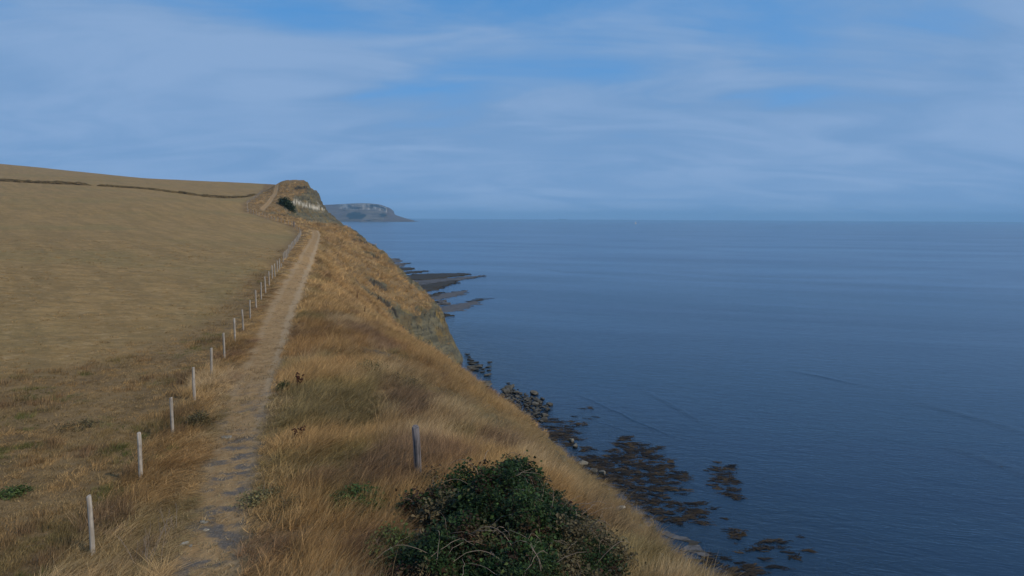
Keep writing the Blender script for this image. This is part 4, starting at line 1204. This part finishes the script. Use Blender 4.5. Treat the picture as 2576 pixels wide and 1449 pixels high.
def seaweed(poly, dens, thr, label, seed):
    p = [on_sea(*c3(*q)) for q in poly]
    pa = np.array(p)
    lo, hi = pa.min(0) - 1, pa.max(0) + 1
    n = int((hi[0] - lo[0]) * (hi[1] - lo[1]) * dens)
    x = rng.uniform(lo[0], hi[0], n); y = rng.uniform(lo[1], hi[1], n)
    jx = x + (fbm(x / 1.5, y / 1.5, seed, 3) - .5) * 4.0; jy = y + (fbm(x / 1.5, y / 1.5, seed + 1, 3) - .5) * 4.0
    ok = in_poly(jx, jy, p) & (fbm(x / 3.4, y / 1.3, seed + 2, 4, .6) > thr)
    ok |= in_poly(x + rng.normal(0, 1.5, n), y + rng.normal(0, 1.5, n), p) & (fbm(x / 2.4, y / 0.9, seed + 3, 4, .6) > 0.60)
    x, y = x[ok], y[ok]; n = len(x)
    c = lerp(np.tile(np.array((0.014, 0.010, 0.006)), (n, 1)), np.array((0.055, 0.034, 0.012)), rng.random(n) ** 1.6) * rng.uniform(.6, 1.3, n)[:, None]
    o = instancer("seaweed", np.stack([x, y, np.where(rng.random(n) < 0.5, -0.14, rng.uniform(-0.05, 0.0, n))], -1), np.stack([rng.normal(0, .05, n), rng.normal(0, .05, n), rng.normal(0.0, .25, n)], -1), np.repeat(rng.uniform(.8, 1.4, n)[:, None], 3, 1), rng.integers(0, 5, n), c, fronds)
    tag(o, label, "seaweed", kind='stuff')
seaweed([(490, 520), (620, 475), (660, 550), (760, 540), (840, 400), (960, 400), (930, 500), (1000, 480), (1120, 475), (1100, 540), (1020, 590), (1180, 590), (1300, 660), (1320, 800), (1340, 850), (1180, 870), (1420, 940), (1440, 1030), (1280, 1060), (1100, 1000), (900, 900), (740, 760), (640, 690), (500, 600)], 6, 0.35, "large dark brown seaweed bed floating below the slope", 501)
seaweed([(1450, 690), (1560, 570), (1640, 620), (1650, 680), (1680, 740), (1620, 860), (1530, 830), (1480, 770)], 5, 0.44, "separate brown seaweed patch right of the large bed", 511)
seaweed([(230, 290), (330, 258), (400, 290), (470, 350), (495, 430), (440, 490), (320, 400)], 6, 0.34, "seaweed bank hugging the shore below the boulder pile", 521)
seaweed([(465, 298), (540, 263), (612, 260), (602, 282), (500, 308)], 7, 0.25, "lone little golden seaweed raft offshore", 531)
seaweed([(1480, 1260), (1700, 1290), (1830, 1220), (2040, 1260), (1900, 1290), (2150, 1400), (2120, 1480), (1640, 1480), (1560, 1380)], 5, 0.43, "dark seaweed bed along the bottom edge of the view", 541)
seaweed([(1610, 970), (1690, 955), (1670, 1060), (1720, 1180), (1650, 1160), (1600, 1020)], 5, 0.46, "thin seaweed strip between the grey slabs", 551)
seaweed([(1740, 1190), (2100, 1160), (2280, 1230), (2400, 1390), (2300, 1300), (2060, 1230)], 5, 0.52, "wispy seaweed streaks out from the bottom slab", 561)
seaweed([(500, 200), (600, 180), (580, 195), (520, 215)], 4, 0.5, "faint wisp of weed just beyond the lone raft", 571)

# ------------------------------------------------------------------ hedge line, boats
hedge_m, t, out = new_mat("hedge")
g = t.noise(t.n('ShaderNodeNewGeometry').outputs['Position'], 0.9, 5, 0.7)
principled(t, out, t.mix(t.ramp(g, 0.35, 0.65), (0.060, 0.046, 0.022), (0.150, 0.100, 0.045)), 1.0, 0.0, t.bump(g, 1.0, 0.8))
def hedge(a, b, h, wid, label, seed):
    n = int(np.hypot(b[0] - a[0], b[1] - a[1]) / 0.8)
    q = np.linspace(0, 1, n)
    cx = a[0] + (b[0] - a[0]) * q; cy = a[1] + (b[1] - a[1]) * q
    vv = []
    for k, an in enumerate(np.linspace(0, math.pi, 9)):
        rr_ = (0.45 + 1.1 * fbm(q * n / 3.0, np.full(n, k * 0.8), seed, 4, .6)) * np.clip(np.minimum(q, 1 - q) * 20, 0.15, 1)
        yy = cy - math.cos(an) * wid * rr_; xx = cx + (fbm(q * n / 2.0, np.full(n, k + 7.), seed + 1, 2) - .5) * 1.0
        vv.append(np.stack([xx, yy, H(xx, yy) - 0.15 + math.sin(an) * h * rr_], -1))
    o = add("hedge", np_mesh("hedge", np.stack(vv, 1).reshape(-1, 3), grid_faces(n, 9)[:, ::-1], False, None, hedge_m))
    tag(o, label, "hedge", "hedge banks across the hill")
hedge((-300, 297), (-178, 306), 1.15, 2.4, "thick brown hedge bank across the far left of the field", 601)
hedge((-178, 307), (-148, 319), 0.8, 2.2, "thin low stretch of hedge bank in the middle of the hill", 605)
hedge((-150, 320), (-116, 327), 1.1, 2.2, "dark ragged hedge ending at the top of the far fence", 609)

paint_w, t, out = new_mat("white_sail")
principled(t, out, (0.42, 0.42, 0.42), 0.7, 0.2)
paint_d, t, out = new_mat("dark_hull")
principled(t, out, (0.05, 0.05, 0.06), 0.6, 0.3)
def hull_mesh(name, L, B, Hh, mat):
    n = 13; vv = []
    for i in range(n):
        q = i / (n - 1) * 2 - 1
        wdt = B / 2 * (1 - max(0, q) ** 2.2) * (1 - 0.25 * max(0, -q) ** 3)
        sh = Hh * (1 + 0.25 * q * q)
        vv += [(q * L / 2, -wdt, sh), (q * L / 2 * .96, -wdt * .7, -0.1 * Hh), (q * L / 2 * .96, wdt * .7, -0.1 * Hh), (q * L / 2, wdt, sh)]
    fs = []
    for i in range(n - 1):
        for k in range(4):
            fs.append((i * 4 + k, i * 4 + (k + 1) % 4, (i + 1) * 4 + (k + 1) % 4, (i + 1) * 4 + k))
    fs += [(0, 1, 2, 3), (48, 49, 50, 51)]
    me = bpy.data.meshes.new(name); me.from_pydata(vv, [], fs); me.materials.append(mat)
    return me
def box_mesh(name, sx, sy, sz, mat, bev=0.0):
    bm = bmesh.new(); bmesh.ops.create_cube(bm, size=1)
    for v in bm.verts: v.co = Vector((v.co.x * sx, v.co.y * sy, (v.co.z + .5) * sz))
    if bev: bmesh.ops.bevel(bm, geom=list(bm.edges), offset=bev, segments=1, affect='EDGES')
    me = bpy.data.meshes.new(name); bm.to_mesh(me); bm.free(); me.materials.append(mat)
    return me
def thing(name, label, cat, loc, rz=0):
    e = bpy.data.objects.new(name, None); COL.objects.link(e); e.location = loc; e.rotation_euler = (0, 0, rz)
    return tag(e, label, cat)
x, y = on_sea(1600, 563.6)
b = thing("sailing_boat", "tiny white sailing boat far out near the horizon", "boat", (x, y, 0), 0.35)
add("hull", hull_mesh("hull", 13, 3.8, 1.3, paint_w), b)
add("mast", tube("mast", [(0.5, 0, 1), (0.5, 0, 17)], 0.12, paint_d, 6, .6), b)
def sail(pts, nm):
    me = bpy.data.meshes.new(nm)
    a, c_, d_ = [Vector(p) for p in pts]
    vs_, fs = [], []
    N = 6
    for i in range(N + 1):
        for j in range(N + 1 - i):
            p = a + (c_ - a) * i / N + (d_ - a) * j / N
            s_ = (i / N) * (j / N) * (1 - i / N - j / N) * 27
            vs_.append((p.x, p.y + 0.6 * s_, p.z))
    idx = lambda i, j: sum(N + 1 - k for k in range(i)) + j
    for i in range(N):
        for j in range(N - i):
            fs.append((idx(i, j), idx(i + 1, j), idx(i, j + 1)))
            if j < N - i - 1: fs.append((idx(i + 1, j), idx(i + 1, j + 1), idx(i, j + 1)))
    me.from_pydata(vs_, [], fs); me.materials.append(paint_w)
    return me
add("mainsail", sail([(0.3, 0, 2.2), (-5.6, 0, 2.2), (0.3, 0, 16.6)], "mainsail"), b)
add("jib", sail([(0.8, 0, 2.0), (6.0, 0, 1.8), (0.7, 0, 14.5)], "jib"), b)
x, y = on_sea(1417, 552.6)
b = thing("cargo_ship", "long dark cargo ship on the horizon", "ship", (x, y, 0), math.pi)
k = y / 20000.0
add("hull", hull_mesh("hull", 200 * k, 30 * k, 13 * k, paint_d), b)
add("bridge", box_mesh("bridge", 14 * k, 26 * k, 26 * k, paint_d, 1), b, (82 * k, 0, 12 * k))
add("funnel", box_mesh("funnel", 6 * k, 8 * k, 34 * k, paint_d, 1), b, (92 * k, 0, 10 * k))
x, y = on_sea(1593, 578)
b = thing("buoy", "tiny dark buoy below the sailing boat", "buoy", (x, y, 0))
k = y / 900.0
bm = bmesh.new()
bmesh.ops.create_cone(bm, segments=12, radius1=.9, radius2=.35, depth=1.6, cap_ends=True)
me = bpy.data.meshes.new("float"); bm.to_mesh(me); bm.free(); me.materials.append(paint_d)
add("float", me, b, (0, 0, .6))
add("top_mark", box_mesh("top_mark", .3, .3, 1.2, paint_d, .05), b, (0, 0, 1.4))

# ------------------------------------------------------------------ haze
hz, t, out = new_mat("haze")
pv = t.n('ShaderNodeVolumePrincipled')
pv.inputs['Color'].default_value = (0.385, 0.71, 1.0, 1)
pv.inputs['Density'].default_value = 8.5e-5
pv.inputs['Anisotropy'].default_value = 0.0
t.t.links.new(pv.outputs[0], out.inputs['Volume'])
hb_ = add("haze", box_mesh("haze", 39600, 20100, 190, hz), None, (0, 20100 / 2 - 90, -12))
tag(hb_, "thin blue sea haze over the whole coast", "haze", kind='stuff')
